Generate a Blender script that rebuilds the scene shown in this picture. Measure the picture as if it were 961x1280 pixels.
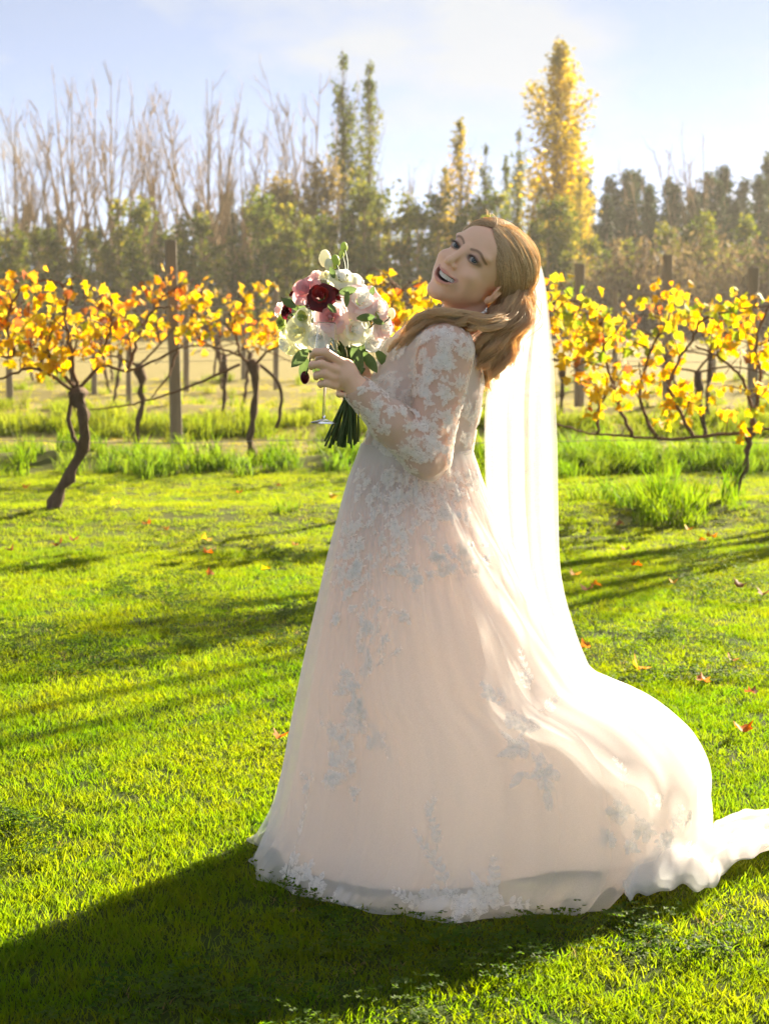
import bpy, bmesh, math, random
import numpy as np
from mathutils import Vector, Matrix

# ------------------------------------------------------------------ camera, sky, sun, exposure
for o in list(bpy.data.objects):
    bpy.data.objects.remove(o)
scene = bpy.context.scene
COL = scene.collection
FPX, CAM_H, PITCH = 2133.33, 1.40, math.atan(250.0 / 2133.33)
cam_data = bpy.data.cameras.new('camera')
cam_data.sensor_fit = 'VERTICAL'
cam_data.sensor_height = 36.0
cam_data.lens = 60.0
cam_data.clip_start = 0.05
cam_data.clip_end = 3000.0
cam_data.dof.use_dof = True
cam_data.dof.focus_distance = 4.2
cam_data.dof.aperture_fstop = 6.5
cam = bpy.data.objects.new('camera', cam_data)
cam.location = (0, 0, CAM_H)
cam.rotation_euler = (math.pi / 2 - PITCH, 0, 0)
COL.objects.link(cam)
scene.camera = cam

SUN_AZ, SUN_EL = math.radians(39), math.radians(25)     # right of the view direction, above the horizon
SUN_DIR = Vector((math.sin(SUN_AZ) * math.cos(SUN_EL), math.cos(SUN_AZ) * math.cos(SUN_EL), math.sin(SUN_EL)))
world = bpy.data.worlds.new('World')
scene.world = world
world.use_nodes = True
wn = world.node_tree
for n in list(wn.nodes):
    wn.nodes.remove(n)
def wnode(t, **k):
    n = wn.nodes.new(t)
    for a, b in k.items():
        setattr(n, a, b)
    return n
sky = wnode('ShaderNodeTexSky', sky_type='NISHITA', sun_disc=False)
sky.sun_elevation = SUN_EL
sky.sun_rotation = SUN_AZ
sky.air_density = 0.24
sky.dust_density = 0.15
sky.altitude = 800
sky.ozone_density = 1.2
SKY_STRENGTH = 0.05
tc = wnode('ShaderNodeTexCoord')
mp = wnode('ShaderNodeMapping')
mp.inputs['Scale'].default_value = (1.0, 1.0, 2.6)
mp.inputs['Location'].default_value = (3.3, 0.6, 1.5)
wn.links.new(tc.outputs['Generated'], mp.inputs['Vector'])
nz = wnode('ShaderNodeTexNoise')
nz.inputs['Scale'].default_value = 6.0
nz.inputs['Detail'].default_value = 7.0
nz.inputs['Roughness'].default_value = 0.52
wn.links.new(mp.outputs['Vector'], nz.inputs['Vector'])
cr = wnode('ShaderNodeValToRGB')
cr.color_ramp.elements[0].position = 0.49
cr.color_ramp.elements[0].color = (0.46, 0.46, 0.46, 1)
cr.color_ramp.elements[1].position = 0.64
cr.color_ramp.elements[1].color = (1, 1, 1, 1)
wn.links.new(nz.outputs['Fac'], cr.inputs['Fac'])
mx = wnode('ShaderNodeMixRGB')
mx.inputs['Color2'].default_value = (2.8, 3.0, 3.3, 1)
wn.links.new(cr.outputs['Color'], mx.inputs['Fac'])
wn.links.new(sky.outputs['Color'], mx.inputs['Color1'])
bg = wnode('ShaderNodeBackground')
bg.inputs['Strength'].default_value = SKY_STRENGTH
wn.links.new(mx.outputs['Color'], bg.inputs['Color'])
wo = wnode('ShaderNodeOutputWorld')
wn.links.new(bg.outputs['Background'], wo.inputs['Surface'])

sun_data = bpy.data.lights.new('sun', 'SUN')
sun_data.energy = 5.0
sun_data.angle = math.radians(0.53)
sun_data.color = (1.0, 0.87, 0.66)
sun = bpy.data.objects.new('sun', sun_data)
sun.rotation_euler = SUN_DIR.to_track_quat('Z', 'Y').to_euler()
sun.location = SUN_DIR * 30
COL.objects.link(sun)

vs = scene.view_settings
vs.view_transform = 'Standard'
vs.look = 'None'
vs.exposure = 2.38
vs.gamma = 1.0
vs.use_curve_mapping = False
scene.render.engine = 'CYCLES'
scene.cycles.max_bounces = 14
scene.cycles.diffuse_bounces = 8
scene.cycles.transparent_max_bounces = 32
scene.cycles.use_denoising = True

# ------------------------------------------------------------------ helpers
rng = random.Random(11)
nrg = np.random.default_rng(5)
RAD = math.radians

def W(px, py, Y):
    """photo pixel + distance from the camera plane -> world point"""
    a, b = (px - 480.5) / FPX, (640.0 - py) / FPX
    d = Vector((a, math.cos(PITCH) + b * math.sin(PITCH), -math.sin(PITCH) + b * math.cos(PITCH)))
    t = Y / d.y
    return Vector((d.x * t, Y, CAM_H + d.z * t))

def G(px, py):
    """photo pixel -> point on the flat ground"""
    a, b = (px - 480.5) / FPX, (640.0 - py) / FPX
    d = Vector((a, math.cos(PITCH) + b * math.sin(PITCH), -math.sin(PITCH) + b * math.cos(PITCH)))
    t = -CAM_H / d.z
    return Vector((d.x * t, d.y * t, 0.0))

def proj(P):
    """world points (n,3) -> photo pixels"""
    P = np.asarray(P, float) - np.array([0, 0, CAM_H])
    c, s = math.cos(PITCH), math.sin(PITCH)
    zc = P[..., 1] * c - P[..., 2] * s
    yc = P[..., 1] * s + P[..., 2] * c
    return np.stack([480.5 + FPX * P[..., 0] / zc, 640 - FPX * yc / zc], -1)

CHILDREN = {}
def link_obj(name, me, mat=None, parent=None, smooth=True, local=False):
    if isinstance(me, tuple):
        v, f = me
        m = bpy.data.meshes.new(name)
        m.from_pydata([tuple(p) for p in v], [], [tuple(q) for q in f])
        me = m
        if smooth and len(me.polygons):
            me.polygons.foreach_set('use_smooth', [True] * len(me.polygons))
    o = bpy.data.objects.new(name, me)
    COL.objects.link(o)
    if mat is not None and not me.materials:
        me.materials.append(mat)
    if parent is not None:
        o.parent = parent
        if not local:
            o.matrix_parent_inverse = parent_inv(parent)
        CHILDREN.setdefault(parent.name, []).append(o)
    return o

def parent_inv(p):
    return parent_world(p).inverted_safe()
def parent_world(p):
    if p.parent is None:
        return p.matrix_basis.copy()
    return parent_world(p.parent) @ p.matrix_parent_inverse @ p.matrix_basis

def np_mesh(name, V, F, smooth=True):
    """fast mesh from numpy arrays, F (n,3) or (n,4)"""
    V = np.asarray(V, np.float32)
    F = np.asarray(F, np.int32)
    me = bpy.data.meshes.new(name)
    me.vertices.add(len(V))
    me.vertices.foreach_set('co', V.ravel())
    k = F.shape[1]
    me.loops.add(F.size)
    me.loops.foreach_set('vertex_index', F.ravel())
    me.polygons.add(len(F))
    me.polygons.foreach_set('loop_start', np.arange(0, F.size, k, dtype=np.int32))
    me.polygons.foreach_set('loop_total', np.full(len(F), k, np.int32))
    if smooth:
        me.polygons.foreach_set('use_smooth', np.ones(len(F), bool))
    me.update(calc_edges=True)
    return me

def vcol(me, C, name='col'):
    """per-vertex colour attribute"""
    at = me.color_attributes.new(name, 'FLOAT_COLOR', 'POINT')
    C = np.asarray(C, np.float32)
    if C.shape[1] == 3:
        C = np.concatenate([C, np.ones((len(C), 1), np.float32)], 1)
    at.data.foreach_set('color', C.ravel())

def empty(name, loc=(0, 0, 0), rz=0.0):
    o = bpy.data.objects.new(name, None)
    o.empty_display_size = 0.1
    o.location = loc
    o.rotation_euler = (0, 0, rz)
    COL.objects.link(o)
    return o

def tag(o, label=None, cat=None, group=None, kind=None):
    if label: o['label'] = label
    if cat: o['category'] = cat
    if group: o['group'] = group
    if kind: o['kind'] = kind
    return o

def copy_tree(o, parent=None):
    c = o.copy()
    COL.objects.link(c)
    if parent is not None:
        c.parent = parent
        c.matrix_parent_inverse = o.matrix_parent_inverse.copy()
    for ch in CHILDREN.get(o.name, []):
        copy_tree(ch, c)
    return c

def tube(pts, radii, sides=6, cap=True):
    """tapered tube along points -> verts, faces"""
    pts = [Vector(p) for p in pts]
    n = len(pts)
    V, F = [], []
    ref = Vector((0.31, 0.17, 0.93))
    prev = None
    for i, p in enumerate(pts):
        t = (pts[min(i + 1, n - 1)] - pts[max(i - 1, 0)])
        if t.length < 1e-9:
            t = Vector((0, 0, 1))
        t.normalize()
        if prev is None:
            a = t.cross(ref)
            if a.length < 0.1:
                a = t.cross(Vector((1, 0, 0)))
        else:
            a = prev - t * prev.dot(t)
        a.normalize()
        prev = a
        b = t.cross(a)
        r = radii[i] if hasattr(radii, '__len__') else radii
        for k in range(sides):
            an = 2 * math.pi * k / sides
            V.append(p + (a * math.cos(an) + b * math.sin(an)) * r)
    for i in range(n - 1):
        for k in range(sides):
            k2 = (k + 1) % sides
            F.append((i * sides + k, i * sides + k2, (i + 1) * sides + k2, (i + 1) * sides + k))
    if cap:
        F.append(tuple(range(sides))[::-1])
        F.append(tuple((n - 1) * sides + k for k in range(sides)))
    return V, F

class MB:
    def __init__(self):
        self.V, self.F, self.C = [], [], []
    def add(self, vf, col=None):
        o = len(self.V)
        V, F = vf
        self.V += [tuple(v) for v in V]
        self.F += [tuple(i + o for i in f) for f in F]
        self.C += [col or (1, 1, 1)] * len(V)
        return self
    def mesh(self, name, smooth=True, col=False):
        me = bpy.data.meshes.new(name)
        me.from_pydata(self.V, [], self.F)
        if smooth:
            me.polygons.foreach_set('use_smooth', [True] * len(me.polygons))
        if col:
            vcol(me, self.C)
        return me
    def build(self, name, mat, parent=None, smooth=True, col=False, local=False):
        return link_obj(name, self.mesh(name, smooth, col), mat, parent, local=local)

def catmull(P, n):
    """smooth resampling of a list of points"""
    P = [np.array(p, float) for p in P]
    P = [2 * P[0] - P[1]] + P + [2 * P[-1] - P[-2]]
    out = []
    segs = len(P) - 3
    for i in range(n):
        t = i / (n - 1) * segs
        k = min(int(t), segs - 1)
        u = t - k
        p0, p1, p2, p3 = P[k:k + 4]
        out.append(0.5 * (2 * p1 + (p2 - p0) * u + (2 * p0 - 5 * p1 + 4 * p2 - p3) * u * u + (3 * p1 - p0 - 3 * p2 + p3) * u ** 3))
    return out

# ------------------------------------------------------------------ material helpers
class NT:
    def __init__(self, name):
        self.m = bpy.data.materials.new(name)
        self.m.use_nodes = True
        self.t = self.m.node_tree
        for n in list(self.t.nodes):
            self.t.nodes.remove(n)
        self.out = self.t.nodes.new('ShaderNodeOutputMaterial')
    def n(self, typ, ins=None, **k):
        nd = self.t.nodes.new(typ)
        for a, b in k.items():
            setattr(nd, a, b)
        for a, b in (ins or {}).items():
            self.set(nd, a, b)
        return nd
    def set(self, nd, a, b):
        s = nd.inputs[a]
        if isinstance(b, bpy.types.NodeSocket):
            self.t.links.new(b, s)
        elif isinstance(b, bpy.types.Node):
            self.t.links.new(b.outputs[0], s)
        else:
            if hasattr(s.default_value, '__len__') and len(b) == 3 and len(s.default_value) == 4:
                b = (*b, 1)
            s.default_value = b
    def noise(self, scale, detail=4, rough=0.55, vec=None, out='Fac'):
        nd = self.n('ShaderNodeTexNoise', {'Scale': scale, 'Detail': detail, 'Roughness': rough})
        if vec is not None:
            self.set(nd, 'Vector', vec)
        return nd.outputs[out]
    def ramp(self, fac, stops, mode='LINEAR'):
        nd = self.n('ShaderNodeValToRGB', {'Fac': fac})
        cr = nd.color_ramp
        cr.interpolation = mode
        while len(cr.elements) < len(stops):
            cr.elements.new(0.5)
        for e, (p, c) in zip(cr.elements, stops):
            e.position = p
            e.color = (*c, 1) if len(c) == 3 else c
        return nd.outputs['Color']
    def mix(self, fac, a, b, mode='MIX'):
        nd = self.n('ShaderNodeMixRGB', {'Fac': fac, 'Color1': a, 'Color2': b}, blend_type=mode)
        return nd.outputs[0]
    def math(self, op, a, b=0.0):
        nd = self.n('ShaderNodeMath', {0: a, 1: b}, operation=op)
        return nd.outputs[0]
    def pos(self):
        return self.n('ShaderNodeNewGeometry').outputs['Position']
    def objco(self):
        return self.n('ShaderNodeTexCoord').outputs['Object']
    def mapping(self, vec, scale=(1, 1, 1), loc=(0, 0, 0)):
        return self.n('ShaderNodeMapping', {'Vector': vec, 'Scale': scale, 'Location': loc}).outputs[0]
    def attr(self, name='col'):
        return self.n('ShaderNodeAttribute', attribute_name=name).outputs['Color']
    def bump(self, h, strength=0.5, dist=0.01):
        return self.n('ShaderNodeBump', {'Height': h, 'Strength': strength, 'Distance': dist}).outputs[0]
    def principled(self, col, rough=0.7, normal=None, **k):
        ins = {'Base Color': col, 'Roughness': rough}
        if normal is not None:
            ins['Normal'] = normal
        ins.update(k)
        return self.n('ShaderNodeBsdfPrincipled', ins).outputs[0]
    def done(self, sh):
        self.t.links.new(sh, self.out.inputs['Surface'])
        return self.m
    def leafy(self, col, trans_col, fac=0.5, rough=0.6, spec=0.25):
        """diffuse/gloss on the lit side, transmitted light on the other"""
        p = self.principled(col, rough, **{'Specular IOR Level': spec})
        t = self.n('ShaderNodeBsdfTranslucent', {'Color': trans_col}).outputs[0]
        return self.n('ShaderNodeMixShader', {'Fac': fac, 1: p, 2: t}).outputs[0]

def hsv_jit(nt, col, h=0.03, s=0.15, v=0.35):
    """per-object random tint"""
    r = nt.n('ShaderNodeObjectInfo').outputs['Random']
    hh = nt.math('ADD', nt.math('MULTIPLY', nt.math('SUBTRACT', r, 0.5), h), 0.5)
    r2 = nt.math('FRACT', nt.math('MULTIPLY', r, 17.31))
    vv = nt.math('ADD', nt.math('MULTIPLY', nt.math('SUBTRACT', r2, 0.5), v), 1.0)
    r3 = nt.math('FRACT', nt.math('MULTIPLY', r, 91.7))
    ss = nt.math('ADD', nt.math('MULTIPLY', nt.math('SUBTRACT', r3, 0.5), s), 1.0)
    return nt.n('ShaderNodeHueSaturation', {'Hue': hh, 'Saturation': ss, 'Value': vv, 'Color': col}).outputs[0]
# ------------------------------------------------------------------ ground, lawn, tufts
ROWS = [11.8, 15.7, 19.7, 23.8, 28.2, 33.0]

def np_noise(x, y, s, seed=0):
    """cheap smooth value noise"""
    x = np.asarray(x, float) * s + seed * 17.3
    y = np.asarray(y, float) * s - seed * 9.1
    xi, yi = np.floor(x), np.floor(y)
    fx, fy = x - xi, y - yi
    fx, fy = fx * fx * (3 - 2 * fx), fy * fy * (3 - 2 * fy)
    def h(a, b):
        v = np.sin(a * 127.1 + b * 311.7 + seed * 74.7) * 43758.5453
        return v - np.floor(v)
    return (h(xi, yi) * (1 - fx) + h(xi + 1, yi) * fx) * (1 - fy) + (h(xi, yi + 1) * (1 - fx) + h(xi + 1, yi + 1) * fx) * fy

def gz(x, y):
    x, y = np.asarray(x, float), np.asarray(y, float)
    z = 0.030 * (np_noise(x, y, 0.8, 1) - 0.5) * np.clip((y - 4.6) / 2, 0, 1)
    for i, r in enumerate(ROWS):
        amp = 0.10 if i else 0.05 + 0.06 * np.clip((x - 0.8) / 1.5, 0, 1)
        z = z + amp * np.exp(-((y - r) / 0.55) ** 2) * (0.55 + 0.9 * np_noise(x, y, 1.1, 3 + i))
    return np.where(y > 60, 0.0, z)

def axis(lo, hi, step, far, grow=1.25):
    a = list(np.arange(lo, hi + 1e-6, step))
    s, v = step, a[-1]
    while v < far:
        s *= grow; v += s; a.append(v)
    s, v = step, a[0]
    while v > -far:
        s *= grow; v -= s; a.insert(0, v)
    return np.array(a)
gx, gy = axis(-7, 7, 0.14, 380), axis(1.5, 36, 0.14, 380)
GX, GY = np.meshgrid(gx, gy)
GV = np.stack([GX, GY, gz(GX, GY)], -1).reshape(-1, 3)
nx, ny = len(gx), len(gy)
ii = np.arange(ny - 1)[:, None] * nx + np.arange(nx - 1)[None]
GF = np.stack([ii, ii + 1, ii + nx + 1, ii + nx], -1).reshape(-1, 4)

def ground_colour(nt, lawn, dry, strip, soil):
    """mown lawn near the camera, bleached pasture beyond the first rows, green strips under the vines"""
    p = nt.pos()
    sep = nt.n('ShaderNodeSeparateXYZ', {0: p})
    y = sep.outputs[1]
    wob = nt.math('MULTIPLY', nt.math('SUBTRACT', nt.noise(0.9, 3, 0.6, p), 0.5), 5.0)
    yy = nt.math('ADD', y, wob)
    fld = nt.n('ShaderNodeMapRange', {'Value': yy, 'From Min': 15.5, 'From Max': 18.5}).outputs[0]
    n1 = nt.noise(1.3, 5, 0.6, p)
    n2 = nt.noise(7.0, 4, 0.6, p)
    c_lawn = nt.mix(nt.ramp(n1, [(0.36, (0, 0, 0)), (0.62, (1, 1, 1))]), lawn[0], lawn[1])
    c_lawn = nt.mix(nt.math('MULTIPLY', nt.ramp(n2, [(0.45, (0, 0, 0)), (0.7, (1, 1, 1))]), 0.6), c_lawn, lawn[2])
    # drier, more yellow band before the rows
    dryband = nt.n('ShaderNodeMapRange', {'Value': yy, 'From Min': 7.5, 'From Max': 12.0}).outputs[0]
    c_lawn = nt.mix(nt.math('MULTIPLY', dryband, 0.35), c_lawn, dry[1])
    c_dry = nt.mix(n1, dry[0], dry[1])
    c = nt.mix(fld, c_lawn, c_dry)
    return c

g = NT('lawn_soil')
gc = ground_colour(g, [(0.030, 0.050, 0.006), (0.042, 0.060, 0.007), (0.055, 0.062, 0.010)], [(0.25, 0.185, 0.075), (0.17, 0.16, 0.045)], None, None)
M_GROUND = g.done(g.principled(gc, 0.95, g.bump(g.noise(60, 4, 0.7, g.pos()), 0.6, 0.02), **{'Specular IOR Level': 0.1}))
ground = link_obj('ground', np_mesh('ground', GV, GF), M_GROUND)
tag(ground, 'green mown lawn running into pale dry vineyard ground', 'lawn', kind='structure')

def blade_material(name, lawn, dry, trans, fac):
    nt = NT(name)
    c = ground_colour(nt, lawn, dry, None, None)
    c = hsv_jit(nt, c, 0.03, 0.15, 0.3)
    # transmitted light is yellower and stronger than the reflected colour
    t = nt.mix(1.0, c, trans, 'MULTIPLY')
    return nt.done(nt.leafy(nt.mix(1.0, c, (0.62, 0.62, 0.5), 'MULTIPLY'), t, fac, 0.6, 0.12))
M_BLADE = blade_material('grass_blade', [(0.080, 0.160, 0.006), (0.130, 0.185, 0.008), (0.165, 0.19, 0.010)], [(0.32, 0.26, 0.09), (0.20, 0.24, 0.04)], (2.25, 2.05, 0.36), 0.58)
M_TUFT = blade_material('tuft_blade', [(0.06, 0.15, 0.010), (0.11, 0.19, 0.014), (0.18, 0.22, 0.03)], [(0.17, 0.20, 0.03), (0.10, 0.16, 0.02)], (2.2, 2.0, 0.6), 0.55)

M_THATCH = blade_material('dead_blade', [(0.34, 0.27, 0.12), (0.30, 0.26, 0.10), (0.40, 0.30, 0.14)], [(0.46, 0.34, 0.14), (0.40, 0.32, 0.12)], (1.3, 1.2, 0.9), 0.4)
M_WEED = blade_material('weed_leaf', [(0.06, 0.13, 0.010), (0.09, 0.16, 0.012), (0.12, 0.17, 0.02)], [(0.2, 0.2, 0.05), (0.16, 0.18, 0.04)], (1.8, 1.7, 0.6), 0.5)

def clump_mesh(name, n, rad, h0, h1, wid, lean, seed, mat, segs=2):
    r = random.Random(seed)
    V, F = [], []
    for _ in range(n):
        a, q = r.uniform(0, 6.283), rad * math.sqrt(r.random())
        bx, by = q * math.cos(a), q * math.sin(a)
        h = r.uniform(h0, h1)
        da = r.uniform(0, 6.283)
        ln = lean * r.uniform(0.2, 1.0) * h
        dx, dy = ln * math.cos(da), ln * math.sin(da)
        wa = r.uniform(0, 6.283)
        wx, wy = math.cos(wa) * wid / 2, math.sin(wa) * wid / 2
        o = len(V)
        for s in range(segs):
            t = s / segs
            k = t * t
            w = 1 - 0.45 * t
            z = h * (t - 0.25 * k * lean)
            V += [(bx + dx * k - wx * w, by + dy * k - wy * w, z - 0.004), (bx + dx * k + wx * w, by + dy * k + wy * w, z - 0.004)]
        V.append((bx + dx, by + dy, h * (1 - 0.25 * lean)))
        for s in range(segs - 1):
            F.append((o + 2 * s, o + 2 * s + 1, o + 2 * s + 3)); F.append((o + 2 * s, o + 2 * s + 3, o + 2 * s + 2))
        e = o + 2 * (segs - 1)
        F.append((e, e + 1, e + 2))
    me = np_mesh(name, V, F)
    me.materials.append(mat)
    return me

def weed_mesh(name, n, rad, seed):
    """clover-like rosette: small round leaflets on short stalks"""
    r = random.Random(seed)
    V, F = [], []
    for _ in range(n):
        a, q = r.uniform(0, 6.283), rad * math.sqrt(r.random())
        cx, cy, cz = q * math.cos(a), q * math.sin(a), r.uniform(0.018, 0.04)
        for k in range(3):
            b = r.uniform(0, 1) + k * 2.094
            s = r.uniform(0.006, 0.011)
            o = len(V)
            V.append((cx, cy, cz))
            for j in range(5):
                t = b - 0.75 + 1.5 * j / 4
                m = s * (1.0 if 0 < j < 4 else 0.72)
                V.append((cx + m * math.cos(t), cy + m * math.sin(t), cz + r.gauss(0.001, 0.0015)))
            F += [(o, o + j, o + j + 1) for j in range(1, 5)]
    me = np_mesh(name, V, F)
    me.materials.append(M_WEED)
    return me

def scatter(name, pts, rots, scl, idx, clumps, label):
    """one stuff object: clumps of blades instanced on the given points"""
    src = bpy.data.collections.new(name + '_clumps')
    for i, me in enumerate(clumps):
        src.objects.link(bpy.data.objects.new('%s_clump_%02d' % (name, i), me))
    me = bpy.data.meshes.new(name)
    me.vertices.add(len(pts))
    me.vertices.foreach_set('co', np.asarray(pts, np.float32).ravel())
    for nm, typ, arr, key in (('rot', 'FLOAT_VECTOR', rots, 'vector'), ('scl', 'FLOAT_VECTOR', scl, 'vector'), ('idx', 'INT', idx, 'value')):
        at = me.attributes.new(nm, typ, 'POINT')
        at.data.foreach_set(key, np.asarray(arr, np.int32 if typ == 'INT' else np.float32).ravel())
    ng = bpy.data.node_groups.new(name, 'GeometryNodeTree')
    ng.interface.new_socket('Geometry', in_out='INPUT', socket_type='NodeSocketGeometry')
    ng.interface.new_socket('Geometry', in_out='OUTPUT', socket_type='NodeSocketGeometry')
    N, L = ng.nodes, ng.links
    gi, go = N.new('NodeGroupInput'), N.new('NodeGroupOutput')
    ci = N.new('GeometryNodeCollectionInfo')
    ci.inputs['Collection'].default_value = src
    ci.inputs['Separate Children'].default_value = True
    ci.inputs['Reset Children'].default_value = True
    ip = N.new('GeometryNodeInstanceOnPoints')
    ip.inputs['Pick Instance'].default_value = True
    def na(nm, typ):
        a = N.new('GeometryNodeInputNamedAttribute')
        a.data_type = typ
        a.inputs['Name'].default_value = nm
        return [s for s in a.outputs if s.enabled and s.name == 'Attribute'][0]
    er = N.new('FunctionNodeEulerToRotation')
    L.new(na('rot', 'FLOAT_VECTOR'), er.inputs[0])
    L.new(gi.outputs[0], ip.inputs['Points'])
    L.new(ci.outputs[0], ip.inputs['Instance'])
    L.new(na('idx', 'INT'), ip.inputs['Instance Index'])
    L.new(er.outputs[0], ip.inputs['Rotation'])
    L.new(na('scl', 'FLOAT_VECTOR'), ip.inputs['Scale'])
    L.new(ip.outputs[0], go.inputs[0])
    o = bpy.data.objects.new(name, me)
    COL.objects.link(o)
    md = o.modifiers.new('scatter', 'NODES')
    md.node_group = ng
    tag(o, label, 'grass', kind='stuff')
    return o

def zone_points(y0, y1, dens, margin=0.9, keep=None):
    """random points over the strip of ground in view (plus a margin on either side)"""
    w1 = 0.2252 * y1 + margin
    n = int(dens * (y1 - y0) * 2 * w1)
    x, y = nrg.uniform(-w1, w1, n), nrg.uniform(y0, y1, n)
    k = np.abs(x) < 0.2252 * y + margin
    x, y = x[k], y[k]
    if keep is not None:
        k = nrg.random(len(x)) < keep(x, y)
        x, y = x[k], y[k]
    return x, y

def make_scatter(name, zones, clumps, label, zs=(0.7, 1.3)):
    X, Y = [np.concatenate(a) for a in zip(*zones)]
    n = len(X)
    P = np.stack([X, Y, gz(X, Y)], 1)
    R = np.stack([nrg.normal(0, 0.08, n), nrg.normal(0, 0.08, n), nrg.uniform(0, 6.283, n)], 1)
    s = nrg.uniform(0.8, 1.25, n)
    S = np.stack([s, s, s * (zs[0] + (zs[1] - zs[0]) * (0.6 * np_noise(X, Y, 1.1, 9) + 0.4 * np_noise(X, Y, 5.0, 2)))], 1)
    I = nrg.integers(0, len(clumps), n)
    if len(clumps) > 8:                                 # dead thatch and clover only here and there
        rare = I >= len(clumps) - 3
        I = np.where(rare & (np_noise(X, Y, 1.7, 33) < 0.62), I % 7, I)
    return scatter(name, P, R, S, I, clumps, label)

lawn_clumps = [clump_mesh('lawn_clump', 38, 0.055, 0.011, 0.027, 0.0037, 1.1, 100 + i, M_BLADE) for i in range(5)]
lawn_clumps += [clump_mesh('lawn_clump', 26, 0.05, 0.018, 0.038, 0.0038, 0.9, 200 + i, M_BLADE) for i in range(2)]
lawn_clumps += [clump_mesh('thatch_clump', 12, 0.06, 0.008, 0.030, 0.0035, 1.5, 260, M_THATCH), weed_mesh('weed_clump', 16, 0.055, 270), weed_mesh('weed_clump', 9, 0.04, 271)]
make_scatter('lawn_grass', [zone_points(2.6, 6.5, 760), zone_points(6.5, 10, 520), zone_points(10, 15, 260), zone_points(15, 34, 26)],
             lawn_clumps, 'short mown grass of the sunlit lawn', (0.75, 1.3))

def tuft_keep(x, y):
    k = np.zeros_like(x)
    for i, r in enumerate(ROWS):
        band = np.exp(-((y - r + 0.1) / (0.62 if i else 0.42)) ** 2)
        side = np.ones_like(x)
        if i == 0:
            side = np.where(x > 0.6, 0.45, 0.03)
        if i >= 3:
            side = side * (0.30, 0.12, 0.08)[i - 3]
        k = np.maximum(k, band * side)
    return k * np.clip(np_noise(x, y, 1.4, 21) * 1.9 + np_noise(x, y, 4.1, 8) * 1.2 - 1.15, 0, 1)
tuft_clumps = [clump_mesh('tuft_clump', 46, 0.10, 0.08, 0.25, 0.008, 0.75, 300 + i, M_TUFT, 3) for i in range(4)]
tuft_clumps += [clump_mesh('tuft_clump', 30, 0.07, 0.16, 0.36, 0.009, 0.6, 330 + i, M_TUFT, 3) for i in range(1)]
make_scatter('long_grass', [zone_points(10.8, 20.5, 110, 1.5, tuft_keep), zone_points(20.5, 34.5, 60, 1.5, tuft_keep)], tuft_clumps,
             'long uncut grass growing along the vine rows', (0.6, 1.2))

# off to the right and out of the frame stands a bare tree (built with the trees) whose branch shadows cross the lawn
# ------------------------------------------------------------------ trees
def bark_mat(name, c0, c1, sc=6.0):
    nt = NT(name)
    n = nt.noise(sc, 5, 0.65, nt.mapping(nt.objco(), (1, 1, 0.2)))
    return nt.done(nt.principled(nt.mix(n, c0, c1), 0.9, nt.bump(n, 0.6, 0.05), **{'Specular IOR Level': 0.15}))
M_BARK = bark_mat('tree_bark', (0.10, 0.075, 0.05), (0.24, 0.18, 0.12))
M_BARK_PALE = bark_mat('pale_bark', (0.20, 0.13, 0.07), (0.36, 0.26, 0.14))

def leaf_mat(name, stops, trans, fac=0.45, jit=(0.03, 0.15, 0.3)):
    nt = NT(name)
    c = nt.attr('col')
    n = nt.n('ShaderNodeSeparateColor', {0: c}).outputs[0]
    col = hsv_jit(nt, nt.ramp(n, stops), *jit)
    return nt.done(nt.leafy(col, nt.mix(1.0, col, trans, 'MULTIPLY'), fac, 0.7, 0.15))
M_NEEDLE = leaf_mat('pine_needles', [(0, (0.014, 0.028, 0.014)), (1, (0.055, 0.08, 0.03))], (1.3, 1.3, 0.8), 0.25)
M_GOLD = leaf_mat('poplar_leaves', [(0, (0.20, 0.20, 0.03)), (0.45, (0.42, 0.32, 0.03)), (1, (0.72, 0.50, 0.02))], (1.2, 1.05, 0.45), 0.5)
M_OLIVE = leaf_mat('olive_leaves', [(0, (0.06, 0.09, 0.018)), (0.6, (0.15, 0.17, 0.025)), (1, (0.34, 0.29, 0.035))], (1.2, 1.15, 0.4), 0.45)
M_RUST = leaf_mat('russet_leaves', [(0, (0.13, 0.10, 0.05)), (0.6, (0.24, 0.17, 0.07)), (1, (0.36, 0.27, 0.08))], (1.3, 1.2, 0.7), 0.4)
M_BRUSH = leaf_mat('brush_twigs', [(0, (0.10, 0.075, 0.04)), (0.6, (0.20, 0.14, 0.08)), (1, (0.30, 0.24, 0.10))], (1.2, 1.1, 0.8), 0.3)

def leaf_cards(P, size, r, aspect=0.6, droop=None):
    """one bent diamond of two triangles per leaf spray; P (n,3)"""
    n = len(P)
    rg = np.random.default_rng(r)
    d = rg.normal(size=(n, 3))
    if droop is not None:
        d = d * 0.55 + droop
    d /= np.linalg.norm(d, axis=1)[:, None]
    e = rg.normal(size=(n, 3))
    e -= (e * d).sum(1)[:, None] * d
    e /= np.linalg.norm(e, axis=1)[:, None] + 1e-9
    nn = np.cross(d, e)
    s = (size * rg.uniform(0.6, 1.4, n))[:, None]
    a = P - d * s * 0.5
    b = P + e * s * aspect * 0.5 + nn * s * 0.12
    c = P + d * s * 0.5
    f = P - e * s * aspect * 0.5 + nn * s * 0.12
    V = np.stack([a, b, c, f], 1).reshape(-1, 3)
    k = np.arange(n)[:, None] * 4
    F = np.concatenate([k + np.array([[0, 1, 2]]), k + np.array([[0, 2, 3]])], 0)
    return V, F

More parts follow.
